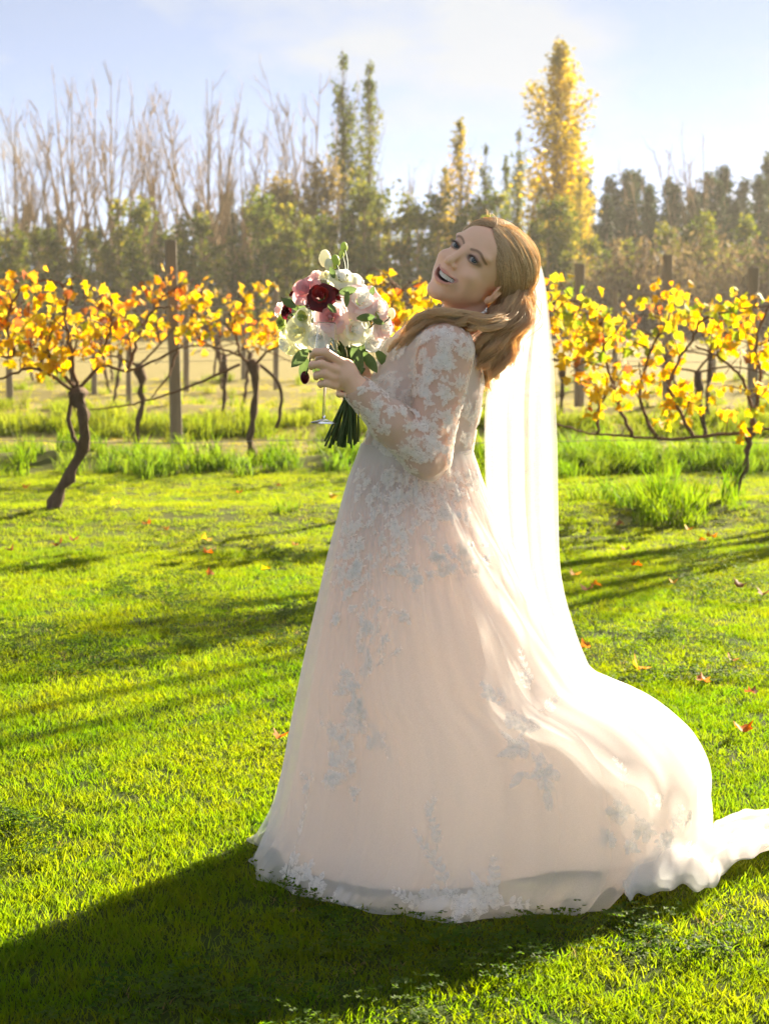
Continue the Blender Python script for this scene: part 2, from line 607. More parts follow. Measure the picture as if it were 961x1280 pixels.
def foliage_obj(name, P, size, seed, mat, parent, tone, aspect=0.6, droop=None):
    V, F = leaf_cards(P, size, seed, aspect, droop)
    me = np_mesh(name, V, F, False)
    t = np.repeat(np.clip(tone, 0, 1), 4)
    vcol(me, np.stack([t, t, t], 1))
    me.materials.append(mat)
    return link_obj(name, me, None, parent, local=True)

def branches(r, base, direc, length, rad, depth, out, tips, spread=0.5, up=0.25, kids=(2, 4), steps=4, taper=0.55, minr=0.006):
    pts, p, d = [base.copy()], base.copy(), direc.normalized()
    for i in range(steps):
        d = (d + Vector((r.gauss(0, 0.09), r.gauss(0, 0.09), r.gauss(0, 0.05) + up * 0.12))).normalized()
        p = p + d * length / steps
        pts.append(p.copy())
    radii = [max(minr, rad * (1 - (1 - taper) * i / steps)) for i in range(steps + 1)]
    out.append((pts, radii))
    if depth <= 0:
        tips.append((p.copy(), d.copy()))
        return
    n = r.randint(*kids)
    for k in range(n):
        t = r.uniform(0.35, 1.0) if k else 1.0
        i = min(steps, max(1, int(round(t * steps))))
        a = r.uniform(0, 6.283)
        s = spread * r.uniform(0.5, 1.2)
        side = d.orthogonal().normalized()
        side = Matrix.Rotation(a, 3, d) @ side
        nd = (d + side * s + Vector((0, 0, up))).normalized()
        branches(r, pts[i], nd, length * r.uniform(0.55, 0.8), radii[i] * (0.72 if k == 0 else 0.6), depth - 1, out, tips, spread, up, kids, steps, taper, minr)

def proto_root(name):
    return empty(name, (0, 0, 0))

def bare_tree(seed, h, thick=0.0125, limbs=(5, 8)):
    """tall leafless tree: several straight rising limbs, each feathered with fine upright twigs"""
    r = random.Random(seed)
    root = proto_root('bare_tree')
    mb, tw = MB(), MB()
    tl_ = Vector((r.gauss(0, 0.03), r.gauss(0, 0.03), 1))
    trunk = [Vector((0, 0, -0.1)), tl_ * h * 0.22, tl_ * h * 0.45 + Vector((r.gauss(0, .02) * h, r.gauss(0, .02) * h, 0)), Vector((tl_.x * h + r.gauss(0, .03) * h, tl_.y * h, h * 0.98))]
    trunk = [Vector(p) for p in catmull(trunk, 14)]
    R0 = h * thick
    mb.add(tube(trunk, [max(0.016, R0 * (1 - 0.93 * i / 13)) for i in range(14)], 7, False))
    stems = [(trunk, R0)]
    for k in range(r.randint(*limbs)):
        i = r.randint(2, 7)
        a = r.uniform(0, 6.283)
        tilt = r.uniform(0.16, 0.42)
        L = (h * r.uniform(0.74, 1.0) - trunk[i].z) / 1.06 * 1.0
        d0 = Vector((math.cos(a) * tilt * 1.5, math.sin(a) * tilt * 1.5, 1)).normalized()
        d1 = Vector((math.cos(a) * tilt * 0.7, math.sin(a) * tilt * 0.7, 1)).normalized()
        p0 = trunk[i]
        limb = [Vector(p) for p in catmull([p0, p0 + d0 * L * 0.35, p0 + d0 * L * 0.35 + d1 * L * 0.35 + Vector((r.gauss(0, .012) * h, r.gauss(0, .012) * h, 0)), p0 + d0 * L * 0.35 + d1 * L * 0.72], 11)]
        ra = R0 * r.uniform(0.42, 0.62)
        mb.add(tube(limb, [max(0.014, ra * (1 - 0.9 * j / 10)) for j in range(11)], 6, False))
        stems.append((limb, ra))
    for pts, ra in stems:
        n = len(pts)
        for j in range(int(12 * thick / 0.0125 * 0.6 + 6)):
            t = r.uniform(0.3, 1.0)
            i = min(n - 2, int(t * (n - 1)))
            p = pts[i].lerp(pts[i + 1], r.random())
            d = (pts[i + 1] - pts[i]).normalized()
            side = Matrix.Rotation(r.uniform(0, 6.283), 3, d) @ d.orthogonal().normalized()
            L = h * r.uniform(0.06, 0.16) * (1.15 - 0.5 * t)
            e = (d + side * r.uniform(0.35, 0.7)).normalized()
            q = p + e * L * 0.5
            e2 = (e + Vector((0, 0, 0.35))).normalized()
            s_ = q + e2 * L * 0.5
            w = max(0.013, ra * 0.22)
            tw.add(tube([p, q, s_], [w, w * 0.8, 0.010], 3, False))
            for m in range(4):
                t2 = r.random()
                p2 = p.lerp(q, t2) if m < 2 else q.lerp(s_, t2)
                sd = Matrix.Rotation(r.uniform(0, 6.283), 3, e) @ e.orthogonal().normalized()
                f_ = (e + sd * r.uniform(0.4, 0.8) + Vector((0, 0, 0.25))).normalized()
                tw.add(tube([p2, p2 + f_ * L * r.uniform(0.3, 0.55)], [0.011, 0.007], 3, False))
    mb.build('trunk', M_BARK_PALE, root, local=True)
    tw.build('twigs', M_BARK_PALE, root, local=True)['kind'] = 'stuff'
    return root

def poplar(seed, h, w, mat, dens, lowfill=1.0, gap=0.3):
    """upright columnar poplar: ascending side limbs wrapped in leaf sprays"""
    r = random.Random(seed)
    rg = np.random.default_rng(seed)
    root = proto_root('poplar_tree')
    mb = MB()
    mb.add(tube([Vector((0, 0, -0.1)), Vector((0.05, 0, h * 0.3)), Vector((-0.05, 0.04, h * 0.65)), Vector((0, 0, h))], [0.22, 0.17, 0.09, 0.015], 7))
    P, T = [], []
    nl = int(34 * dens)
    for i in range(nl):
        t = 0.10 + 0.86 * (i + r.random()) / nl
        z0 = h * t
        a = r.uniform(0, 6.283)
        env = w * 0.5 * (0.35 + 0.65 * math.sin(math.pi * min(1, (0.12 + t) ** 0.8))) * (1.0 if t < 0.7 else (1 - t) / 0.3 * 0.8 + 0.25)
        L = env * r.uniform(0.7, 1.25) * 2.6
        d = Vector((math.cos(a), math.sin(a), 2.4)).normalized()
        pts = [Vector((0, 0, z0)), Vector((0, 0, z0)) + d * L * 0.5 + Vector((0, 0, 0)), Vector((0, 0, z0)) + d * L + Vector((0, 0, L * 0.12))]
        mb.add(tube(pts, [0.05 * (1 - t) + 0.015, 0.025 * (1 - t) + 0.012, 0.006], 4, False))
        if r.random() < gap * (0.4 + t):
            continue
        m = int(rg.integers(60, 150) * (0.55 + 0.75 * (1 - t)) * lowfill)
        q = rg.random(m) ** 0.8
        base = np.array(pts[0])[None] + (np.array(pts[2]) - np.array(pts[0]))[None] * q[:, None]
        base += rg.normal(0, 0.12 + 0.10 * env, (m, 3)) * np.array([1, 1, 1.3])
        P.append(base)
        T.append(np.full(m, r.random()) * 0.6 + 0.5 * (1 - t) + rg.normal(0, 0.12, m) - 0.1)
    mb.build('trunk', M_BARK, root, local=True)
    P = np.concatenate(P)
    foliage_obj('crown', P, 0.22, seed, mat, root, np.concatenate(T), 0.75)
    return root

def slender(seed, h, w, mat, dens=1.0):
    """thin young tree: pale stem, loose open sprays of leaves"""
    r = random.Random(seed)
    rg = np.random.default_rng(seed + 7)
    root = proto_root('slender_tree')
    mb = MB()
    mb.add(tube([Vector((0, 0, -0.1)), Vector((r.gauss(0, .1), 0, h * 0.4)), Vector((r.gauss(0, .15), 0, h * 0.8)), Vector((r.gauss(0, .1), 0, h))], [0.12, 0.09, 0.05, 0.01], 6))
    P, T = [], []
    for i in range(int(24 * dens)):
        t = r.uniform(0.08, 1.0)
        a = r.uniform(0, 6.283)
        L = w * 0.5 * r.uniform(0.5, 1.15) * (1.05 - 0.65 * t)
        p0 = Vector((0, 0, h * t))
        d = Vector((math.cos(a), math.sin(a), r.uniform(0.2, 1.0)))
        p1 = p0 + d * L
        mb.add(tube([p0, (p0 + p1) / 2 + Vector((0, 0, 0.1)), p1], [0.03, 0.02, 0.006], 3, False))
        m = int(rg.integers(18, 60))
        c = np.array(p0)[None] + (np.array(p1) - np.array(p0))[None] * (rg.random(m)[:, None] * 0.75 + 0.25)
        P.append(c + rg.normal(0, 0.20, (m, 3)) * np.array([1, 1, 1.2]))
        T.append(np.full(m, r.random() * 0.7) + rg.normal(0.1, 0.15, m))
    mb.build('trunk', M_BARK_PALE, root, local=True)
    foliage_obj('crown', np.concatenate(P), 0.24, seed, mat, root, np.concatenate(T), 0.7)
    return root

def conifer(seed, h, w):
    r = random.Random(seed)
    rg = np.random.default_rng(seed + 3)
    root = proto_root('conifer_tree')
    mb = MB()
    mb.add(tube([Vector((0, 0, -0.1)), Vector((0, 0, h * 0.5)), Vector((0, 0, h))], [0.20, 0.12, 0.015], 6))
    P, T = [], []
    nl = int(h * 7)
    for i in range(nl):
        t = (i + r.random()) / nl
        z0 = h * (0.04 + 0.95 * t)
        a = r.uniform(0, 6.283)
        L = w * 0.5 * (1 - t) ** 0.95 * r.uniform(0.6, 1.25) + 0.10
        rise = 0.25 + 0.5 * t
        p0 = np.array([0, 0, z0])
        p1 = p0 + np.array([math.cos(a) * L, math.sin(a) * L, L * rise * r.uniform(0.3, 1.1)])
        mb.add(tube([Vector(p0), Vector(p1)], [0.03, 0.006], 3, False))
        m = int(22 + 55 * L / (w * 0.5))
        q = rg.random(m) ** 0.7
        c = p0[None] + (p1 - p0)[None] * q[:, None]
        c += rg.normal(0, 0.17, (m, 3)) * np.array([1, 1, 0.8])
        P.append(c)
        T.append(np.full(m, r.random() * 0.8) + rg.normal(0.1, 0.15, m))
    mb.build('trunk', M_BARK, root, local=True)
    foliage_obj('crown', np.concatenate(P), 0.34, seed, M_NEEDLE, root, np.concatenate(T), 0.38)
    return root

def bushy(seed, h, w, mat, name='russet_tree', trunkfrac=0.25):
    """broad round-headed tree with drooping outer sprays"""
    r = random.Random(seed)
    rg = np.random.default_rng(seed + 5)
    root = proto_root(name)
    out, tips = [], []
    branches(r, Vector((0, 0, -0.1)), Vector((0, 0, 1)), h * trunkfrac, h * 0.022, 3, out, tips, 0.75, 0.2, (3, 4), 4, 0.62, 0.015)
    mb = MB()
    mz = max(p.z for p, d in tips)
    mr = max(math.hypot(p.x, p.y) for p, d in tips)
    sc = Vector((w * 0.46 / mr, w * 0.46 / mr, h * 0.93 / mz))
    for pts, rad in out:
        mb.add(tube([Vector((p.x * sc.x, p.y * sc.y, p.z * sc.z)) for p in pts], rad, 5, False))
    P, T = [], []
    for pts, rad in out[1:]:
        for p in pts[1:]:
            m = 26
            c = np.array([p.x * sc.x, p.y * sc.y, p.z * sc.z])[None] + rg.normal(0, 0.075 * w, (m, 3)) * np.array([1, 1, 0.8])
            P.append(c)
            T.append(np.full(m, r.random() * 0.75) + rg.normal(0.1, 0.15, m))
    mb.build('trunk', M_BARK, root, local=True)
    P = np.concatenate(P)
    P[:, 2] = np.maximum(P[:, 2], 0.1)
    foliage_obj('crown', P, 0.26, seed, mat, root, np.concatenate(T), 0.7, np.array([0, 0, -0.5]))
    return root

def brush(seed, h, w):
    """leafless tan thicket: a fan of thin upright stems with some dry leaf"""
    r = random.Random(seed)
    rg = np.random.default_rng(seed)
    root = proto_root('brush_thicket')
    mb = MB()
    P = []
    for i in range(46):
        x, y = r.gauss(0, w * 0.24), r.gauss(0, w * 0.2)
        hh = h * r.uniform(0.5, 1.0) * math.exp(-(x / w) ** 2 * 2)
        tx, ty = x * 1.4 + r.gauss(0, .25), y * 1.4 + r.gauss(0, .25)
        mb.add(tube([Vector((x, y, -0.1)), Vector(((x + tx) / 2, (y + ty) / 2, hh * 0.55)), Vector((tx, ty, hh))], [0.03, 0.02, 0.006], 3, False))
        m = 36
        q = rg.random(m) * 0.85 + 0.12
        P.append(np.stack([x + (tx - x) * q, y + (ty - y) * q, hh * q], 1) + rg.normal(0, 0.22, (m, 3)))
    mb.build('stems', M_BARK_PALE, root, local=True)
    P = np.concatenate(P)
    P[:, 2] = np.maximum(P[:, 2], 0.05)
    foliage_obj('twigs', P, 0.26, seed, M_BRUSH, root, rg.random(len(P)) * 0.9, 0.45, np.array([0, 0, 0.6]))
    return root

USED = set()
def place(protos, k, x, y, height, label, cat, group, r, spread=1.0):
    p = protos[k % len(protos)]
    src, h0 = p
    if src.name in USED:
        o = copy_tree(src)
    else:
        o = src
        USED.add(src.name)
    s = height / h0
    o.location = (x, y, -0.02)
    o.scale = (s * spread, s * spread, s)
    o.rotation_euler = (0, 0, r.uniform(0, 6.283))
    tag(o, label, cat, group)
    return o

def at_px(px, Y):
    return (px - 480.5) / FPX * Y
def top_h(py, Y):
    return W(480, py, Y).z

tr = random.Random(3)
# dark conifers along the back: tops follow the photograph's skyline
conif = [(conifer(400 + i, 10.0, w), 10.0) for i, w in enumerate((4.2, 5.0, 3.6, 4.6))]
sky_l = [(0, 272), (60, 268), (130, 262), (170, 268), (210, 258), (250, 268), (290, 252), (340, 268), (400, 285), (470, 280), (540, 285), (620, 285), (690, 260), (735, 212), (760, 230), (790, 215), (830, 200), (870, 225), (910, 205), (930, 215), (950, 192), (990, 215), (1060, 230)]
def skyline(px):
    for (a, ya), (b, yb) in zip(sky_l, sky_l[1:]):
        if a <= px <= b:
            return ya + (yb - ya) * (px - a) / (b - a)
    return sky_l[0][1] if px < 0 else sky_l[-1][1]
k = 0
for row, (Y, step, drop) in enumerate(((132, 21, 0), (124, 27, 22))):
    px = -150 + row * 11
    while px < 1115:
        q = px + tr.uniform(-7, 7)
        hh = top_h(skyline(q) + drop + tr.uniform(-16, 22), Y)
        right = q > 700
        lab = 'dark green pine in the dense stand behind the russet brush, right of the golden poplars' if right else 'dark green conifer in the low tree line behind the bare trees'
        place(conif, k, at_px(q, Y), Y + tr.uniform(-2, 2), hh, lab, 'tree', 'pines in the stand beside the golden poplars' if right else 'conifers behind the bare trees', tr, 1.15 if right else 1.0)
        k += 1
        px += step
# bare trees: (px, top py, distance)
bare = [(bare_tree(500 + i, 16.0), 16.0) for i in range(6)]
for i, (px, py, Y) in enumerate([(-60, 130, 113), (12, 170, 116), (36, 130, 110), (72, 170, 118), (104, 88, 112), (128, 100, 114), (152, 85, 110), (182, 110, 118), (218, 150, 120), (256, 92, 110), (276, 130, 116), (296, 160, 119), (322, 150, 114), (372, 110, 118), (402, 85, 121), (505, 200, 122), (878, 160, 124), (820, 190, 126), (1010, 150, 118)]):
    left = px < 520
    if px in (372, 402, 322, 12, -60, 505):
        lab = {372: 'leafless tree rising straight behind the broad russet round-headed tree', 402: 'leafless tree between the russet tree and the pair of olive poplars', 322: 'leafless tree beside the olive round-headed tree', 12: 'shorter leafless tree at the thin end of the bare row', -60: 'leafless tree at the far end of the bare row', 505: 'low leafless tree between the poplar pair and the medium golden poplar'}[px]
        place(bare, i, at_px(px, Y), Y, top_h(py, Y), lab, 'tree', 'bare trees above the conifer line', tr, 1.0)
        continue
    place(bare, i, at_px(px, Y), Y, top_h(py, Y), 'tall leafless tree with fine upright branches above the conifer line' if left else 'thin leafless tree rising out of the dark pines', 'tree', 'bare trees above the conifer line' if left else 'bare trees among the pines', tr, 1.0)
# poplars
pop_gold = [(poplar(600, 18.0, 3.0, M_GOLD, 2.2, 1.3, 0.18), 18.0)]
pop_mid = [(poplar(610 + i, 16.0, 2.6, M_OLIVE, 1.5, 0.75, 0.35), 16.0) for i in range(2)]
pop_gold2 = [(poplar(620, 14.0, 2.6, M_GOLD, 1.5, 0.8, 0.3), 14.0)]
place(pop_gold, 0, at_px(692, 108), 108, top_h(42, 108), 'tallest golden poplar with dense bright yellow lower leaves', 'tree', None, tr, 1.4)
place(pop_mid, 0, at_px(429, 110), 110, top_h(58, 110), 'tall sparse olive poplar, the taller of the pair above the bouquet', 'tree', None, tr, 0.85)
place(pop_mid, 1, at_px(462, 112), 112, top_h(72, 112), 'slightly shorter sparse yellow-olive poplar of the pair above the bouquet', 'tree', None, tr, 0.85)
for i, (px, py, Y, sp) in enumerate([(574, 145, 110, 0.95), (556, 205, 113, 0.9), (716, 150, 112, 0.8), (672, 230, 104, 1.0), (722, 215, 104, 0.9)]):
    lab = ['medium golden poplar with a pointed top above the bride\'s head', 'short golden poplar crowding the medium pointed one', 'thin golden poplar leaning on the tallest one', 'low bushy golden poplar at the foot of the tallest one', 'low bright yellow poplar beside the dark pines'][i]
    place(pop_gold2, i, at_px(px, Y), Y, top_h(py, Y), lab, 'tree', 'smaller golden poplars', tr, sp)
for i, (px, py, Y) in enumerate([(604, 175, 112), (630, 190, 114), (646, 155, 111)]):
    place(pop_mid, i, at_px(px, Y), Y, top_h(py, Y), 'olive green sparse poplar between the medium and the tallest golden poplars', 'tree', 'olive poplars between the golden ones', tr, 0.75)
# broad russet willow left of the bouquet
rus = [(bushy(700, 11.0, 6.0, M_RUST), 11.0), (bushy(701, 9.0, 5.0, M_OLIVE, 'olive_tree'), 9.0)]
place(rus, 0, at_px(374, 108), 108, top_h(188, 108), 'broad russet round-headed tree standing among the leafless trees', 'tree', None, tr, 0.85)
place(rus, 1, at_px(345, 113), 113, top_h(225, 113), 'olive green round-headed tree beside the broad russet one', 'tree', None, tr, 0.8)
# slender yellow-green trees in front of the conifers
slim = [(slender(800 + i, 7.0, 2.2, M_OLIVE, 1.3), 7.0) for i in range(4)]
px, k = -120, 0
while px < 1090:
    q = px + tr.uniform(-6, 6)
    Y = tr.uniform(97, 104)
    py = (278 if q < 330 else 258 if q < 720 else 280) + tr.uniform(-22, 38)
    if q < 330: lab, gr = 'thin yellow-green young tree in front of the conifers below the bare trees', 'young trees below the bare trees'
    elif q < 720: lab, gr = 'thin yellow-green young tree at the foot of the poplars', 'young trees at the foot of the poplars'
    else: lab, gr = 'thin yellow-green young tree in front of the dark pine stand', 'young trees before the pine stand'
    place(slim, k, at_px(q, Y), Y, top_h(py, Y), lab, 'tree', gr, tr, 1.1)
    k += 1
    px += 17 if q < 720 else 24
# tan leafless thickets along the foot of the trees
thick = [(brush(850 + i, 5.0, 4.0), 5.0) for i in range(3)]
px, k = -110, 0
while px < 1090:
    q = px + tr.uniform(-10, 10)
    Y = tr.uniform(93, 98) if k % 2 else tr.uniform(105, 109)
    py = (352 if q < 720 else 292) + tr.uniform(-25, 25)
    lab = 'tan leafless thicket along the foot of the far trees' if q < 720 else 'tall russet-brown thicket in front of the dark pine stand'
    place(thick, k, at_px(q, Y), Y, top_h(py, Y), lab, 'thicket', 'thickets along the foot of the trees' if q < 720 else 'thickets before the pine stand', tr, 1.0)
    k += 1
    px += 42 if q < 720 else 27
# leafless trees outside the frame on the sunny side: their branch shadows streak the lawn
near_bare = [(bare_tree(560, 8.0, 0.013, (5, 6)), 8.0)]
place(near_bare, 0, 5.9, 14.4, 7.2, 'leafless tree standing on the lawn beside the vineyard, towards the sun', 'tree', None, tr, 1.0)
# ------------------------------------------------------------------ vineyard: posts, wires, vines, fallen leaves
M_VINE = bark_mat('vine_bark', (0.055, 0.035, 0.022), (0.20, 0.135, 0.085), 40.0)
M_CANE = bark_mat('vine_cane', (0.10, 0.055, 0.03), (0.24, 0.14, 0.08), 30.0)
nt = NT('post_wood')
n = nt.noise(14, 6, 0.65, nt.mapping(nt.objco(), (1, 1, 0.08)))
M_POST = nt.done(nt.principled(nt.mix(n, (0.12, 0.09, 0.062), (0.33, 0.27, 0.19)), 0.85, nt.bump(n, 0.5, 0.01)))
nt = NT('galvanised_wire')
M_WIRE = nt.done(nt.principled((0.30, 0.28, 0.25), 0.45, Metallic=0.8))

def leaf_material(name, c0, c1, trans):
    nt = NT(name)
    n = nt.noise(9, 3, 0.6, nt.objco())
    col = hsv_jit(nt, nt.mix(nt.ramp(n, [(0.35, (0, 0, 0)), (0.7, (1, 1, 1))]), c0, c1), 0.035, 0.1, 0.3)
    return nt.done(nt.leafy(col, nt.mix(1.0, col, trans, 'MULTIPLY'), 0.5, 0.6, 0.15))
LEAFM = {
    'yellow': leaf_material('vine_leaf_yellow', (0.74, 0.54, 0.02), (0.66, 0.40, 0.02), (1.1, 1.05, 0.5)),
    'gold': leaf_material('vine_leaf_gold', (0.76, 0.45, 0.02), (0.62, 0.30, 0.015), (1.3, 1.15, 0.6)),
    'orange': leaf_material('vine_leaf_orange', (0.58, 0.24, 0.02), (0.42, 0.13, 0.02), (1.4, 1.05, 0.6)),
    'lime': leaf_material('vine_leaf_lime', (0.33, 0.40, 0.03), (0.52, 0.44, 0.02), (1.2, 1.15, 0.5)),
    'green': leaf_material('vine_leaf_green', (0.12, 0.22, 0.025), (0.28, 0.34, 0.03), (1.5, 1.4, 0.7)),
    'brown': leaf_material('vine_leaf_brown', (0.22, 0.09, 0.035), (0.30, 0.15, 0.05), (1.3, 1.0, 0.7)),
}

def leaf_shape(seed, curl):
    """five-lobed vine leaf, unit width, stalk end at the origin, folded along the midrib"""
    r = random.Random(seed)
    V = [(0, 0.42, 0.05)]
    out = []
    lob = [(-2.75, 0.30), (-2.3, 0.50), (-1.95, 0.36), (-1.5, 0.56), (-1.15, 0.36), (-0.62, 0.54), (-0.42, 0.42), (0, 0.66), (0.42, 0.42), (0.62, 0.54), (1.15, 0.36), (1.5, 0.56), (1.95, 0.36), (2.3, 0.50), (2.75, 0.30)]
    for a, q in lob:
        q *= r.uniform(0.9, 1.1)
        x, y = q * math.sin(a), 0.42 + q * math.cos(a)
        z = curl * (x * x * 1.3) - 0.25 * curl * (y - 0.42) ** 2 + r.gauss(0, 0.03)
        out.append((x, y, z))
    V += [(0, 0.10, 0.0)] + out
    F = [(0, i + 1, i) for i in range(2, len(V) - 1)] + [(0, 2, 1), (0, 1, len(V) - 1)]
    return V, F
LEAF_SHAPES = [leaf_shape(s, c) for s, c in ((1, 0.5), (2, -0.7), (3, 1.1), (4, -0.3))]
LEAF_MESH = {}
for key, m in LEAFM.items():
    for i, (V, F) in enumerate(LEAF_SHAPES):
        me = np_mesh('vine_leaf', V, F)
        me.materials.append(m)
        LEAF_MESH[key, i] = me

def leaf_matrix(p, size, r, hang=0.75):
    """stalk at p, blade hanging down and outwards"""
    d = Vector((r.gauss(0, 0.6), r.gauss(0, 0.6), -hang + r.gauss(0, 0.35))).normalized()
    nrm = Vector((r.gauss(0, 1), r.gauss(0, 1), r.gauss(0.25, 0.5)))
    nrm = (nrm - d * nrm.dot(d)).normalized()
    x = d.cross(nrm)
    R = Matrix((x, d, nrm)).transposed().to_4x4()
    return Matrix.Translation(p) @ R @ Matrix.Scale(size, 4)

def pick(r, w):
    t = r.random() * sum(w.values())
    for k, v in w.items():
        t -= v
        if t <= 0:
            return k
    return k

def gnarl(path, r, amp):
    return [Vector(p) + Vector((r.gauss(0, amp), r.gauss(0, amp), r.gauss(0, amp * 0.5))) for p in path]

def make_vine(spec, label, group, seed, single=True):
    """vine thing > trunk, cane (each), leaf (each) ; far vines join their leaves into one part"""
    r = random.Random(seed)
    Y = spec['Y']
    b = W(*spec['trunk'][0], Y)
    gzb = float(gz(b.x, b.y))
    root = empty('grape_vine', (b.x, b.y, gzb))
    tag(root, label, 'grape vine', group)
    path = [W(px, py, Y + r.gauss(0, 0.03)) for px, py in spec['trunk']]
    path[0].z = gzb - 0.06
    P = catmull(path, 16)
    rr = spec.get('r', 0.036)
    rad = [rr * (1.35 - 0.5 * min(1, i / 5) + 0.22 * math.sin(i * 2.1 + seed) + (0.55 if i >= 13 else 0)) for i in range(16)]
    tv, tf = tube(gnarl(P, r, 0.008), rad, 10)
    ctr = [sum((Vector(tv[i * 10 + k]) for k in range(10)), Vector()) / 10 for i in range(16)]
    tv = [ctr[i // 10] + (Vector(v) - ctr[i // 10]) * r.uniform(0.78, 1.25) for i, v in enumerate(tv)]
    link_obj('trunk', (tv, tf), M_VINE, root)
    if 'stem2' in spec:
        P = catmull([W(px, py, Y + 0.06) for px, py in spec['stem2']], 10)
        link_obj('stem', tube(gnarl(P, r, 0.004), [0.02, *[0.016] * 8, 0.013], 7), M_VINE, root)
    nodes = []
    for c in spec['canes']:
        dy = r.uniform(-0.15, 0.15)
        pts = [W(px, py, Y + dy * i / len(c)) for i, (px, py) in enumerate(c)]
        n = max(8, len(c) * 5)
        P = gnarl(catmull(pts, n), r, 0.006)
        r0 = spec.get('cr', 0.013)
        link_obj('cane', tube(P, [r0 * (1 - 0.65 * i / n) + 0.001 for i in range(n)], 6), M_CANE, root)
        nodes += P[2:]
    leaves = []
    for (x0, y0, x1, y1, n, wts) in spec['zones']:
        # shoots grow from the nearest cane node to points in the zone, leaves sit along them
        cnt = 0
        while cnt < n:
            tpx, tpy = r.uniform(x0, x1), y0 + (y1 - y0) * r.betavariate(1.3, 1.5)
            T = W(tpx, tpy, Y + r.gauss(0, 0.16))
            S = min(nodes, key=lambda q: (q - T).length + r.uniform(0, 0.25))
            mid = (S + T) / 2 + Vector((r.gauss(0, .06), r.gauss(0, .06), r.uniform(0.02, 0.14)))
            P = [Vector(p) for p in catmull([S, mid, T], 7)]
            link_obj('shoot', tube(P, [0.005, 0.005, 0.004, 0.004, 0.003, 0.003, 0.002], 4), M_CANE, root)
            for k in range(r.randint(4, 8)):
                q = P[r.randint(2, 6)] + Vector((r.gauss(0, .045), r.gauss(0, .06), r.gauss(0, .045)))
                leaves.append((leaf_matrix(q, r.uniform(0.048, 0.100) * spec.get('ls', 1), r), pick(r, wts), r.randint(0, 3)))
                cnt += 1
    if single:
        extra = leaves[300:]
        leaves = leaves[:300]
        if extra:
            join_leaves(extra, root)
        inv = parent_inv(root)
        for M, key, i in leaves:
            o = bpy.data.objects.new('leaf', LEAF_MESH[key, i])
            COL.objects.link(o)
            o.parent = root
            o.matrix_parent_inverse = inv
            o.matrix_basis = M
    else:
        join_leaves(leaves, root)
    return root

def join_leaves(leaves, root):
    keys = sorted(LEAFM)
    V, F, MI = [], [], []
    o = 0
    for M, key, i in leaves:
        vv, ff = LEAF_SHAPES[i]
        V += [tuple(M @ Vector(v)) for v in vv]
        F += [tuple(k + o for k in f) for f in ff]
        MI += [keys.index(key)] * len(ff)
        o += len(vv)
    me = np_mesh('foliage', V, F)
    for k in keys:
        me.materials.append(LEAFM[k])
    me.polygons.foreach_set('material_index', MI)
    ob = link_obj('foliage', me, None, root)
    ob['kind'] = 'stuff'
    return ob

YEL = {'yellow': 9, 'gold': 2.0, 'lime': 1.6, 'orange': 0.4, 'brown': 0.2}
ORA = {'orange': 2.4, 'gold': 4, 'brown': 0.7, 'yellow': 2.5}
LIM = {'yellow': 5.5, 'lime': 5, 'green': 1.8, 'gold': 0.8, 'orange': 0.3}
MIX = {'yellow': 5, 'gold': 3, 'orange': 1.2, 'lime': 1.5, 'brown': 0.3}

make_vine(dict(Y=11.7, r=0.042, trunk=[(66, 652), (72, 625), (84, 598), (100, 566), (106, 530), (100, 505), (97, 488)],
    stem2=[(99, 560), (90, 540), (86, 515), (94, 495)],
    canes=[[(95, 490), (45, 461), (5, 472), (-45, 480)], [(94, 486), (50, 436), (10, 446), (-40, 436)], [(97, 486), (90, 440), (82, 395), (92, 350)],
           [(98, 488), (125, 458), (160, 464), (190, 452), (230, 432)], [(160, 464), (175, 420), (190, 390), (216, 382)],
           [(50, 462), (66, 415), (85, 375), (72, 352), (40, 352)], [(20, 446), (10, 400), (25, 362)], [(120, 455), (140, 410), (138, 372)]],
    zones=[(-45, 348, 62, 440, 90, ORA), (-20, 372, 132, 470, 170, YEL), (125, 375, 172, 432, 30, MIX), (60, 400, 125, 490, 25, YEL)]),
    'gnarled vine with a crooked dark trunk standing on the mown lawn, yellow leaves', None, 41)
make_vine(dict(Y=11.9, r=0.022, trunk=[(919, 645), (922, 610), (934, 570), (937, 535)],
    canes=[[(937, 540), (880, 545), (840, 549), (780, 545), (735, 541), (690, 528)], [(937, 540), (965, 536), (1010, 540)],
           [(790, 545), (770, 500), (756, 440), (748, 400), (718, 376)], [(748, 542), (746, 515), (764, 482)],
           [(868, 546), (843, 505), (838, 470), (862, 430), (886, 396), (975, 380)], [(945, 538), (930, 478), (905, 452), (868, 432)],
           [(937, 538), (950, 470), (945, 420), (965, 372)], [(820, 546), (800, 500), (812, 440), (835, 400)]],
    zones=[(690, 345, 755, 480, 90, LIM), (700, 420, 800, 540, 90, YEL), (770, 362, 905, 450, 70, LIM), (800, 450, 965, 548, 120, YEL), (890, 350, 1010, 470, 70, LIM)]),
    'low vine trained along a horizontal arm, thin trunk, lime and yellow leaves behind the veil', None, 47)
make_vine(dict(Y=11.8, r=0.036, trunk=[(505, 648), (500, 600), (508, 550), (504, 500)],
    canes=[[(504, 500), (470, 470), (440, 480), (400, 474)], [(504, 498), (540, 470), (600, 480), (680, 500)], [(490, 480), (480, 420), (500, 360)], [(560, 472), (640, 420), (700, 372)]],
    zones=[(440, 350, 545, 420, 90, YEL), (520, 380, 680, 470, 50, YEL), (660, 365, 705, 470, 30, MIX)]),
    'vine half hidden behind the bride, bright yellow leaves beside the bouquet', None, 53)
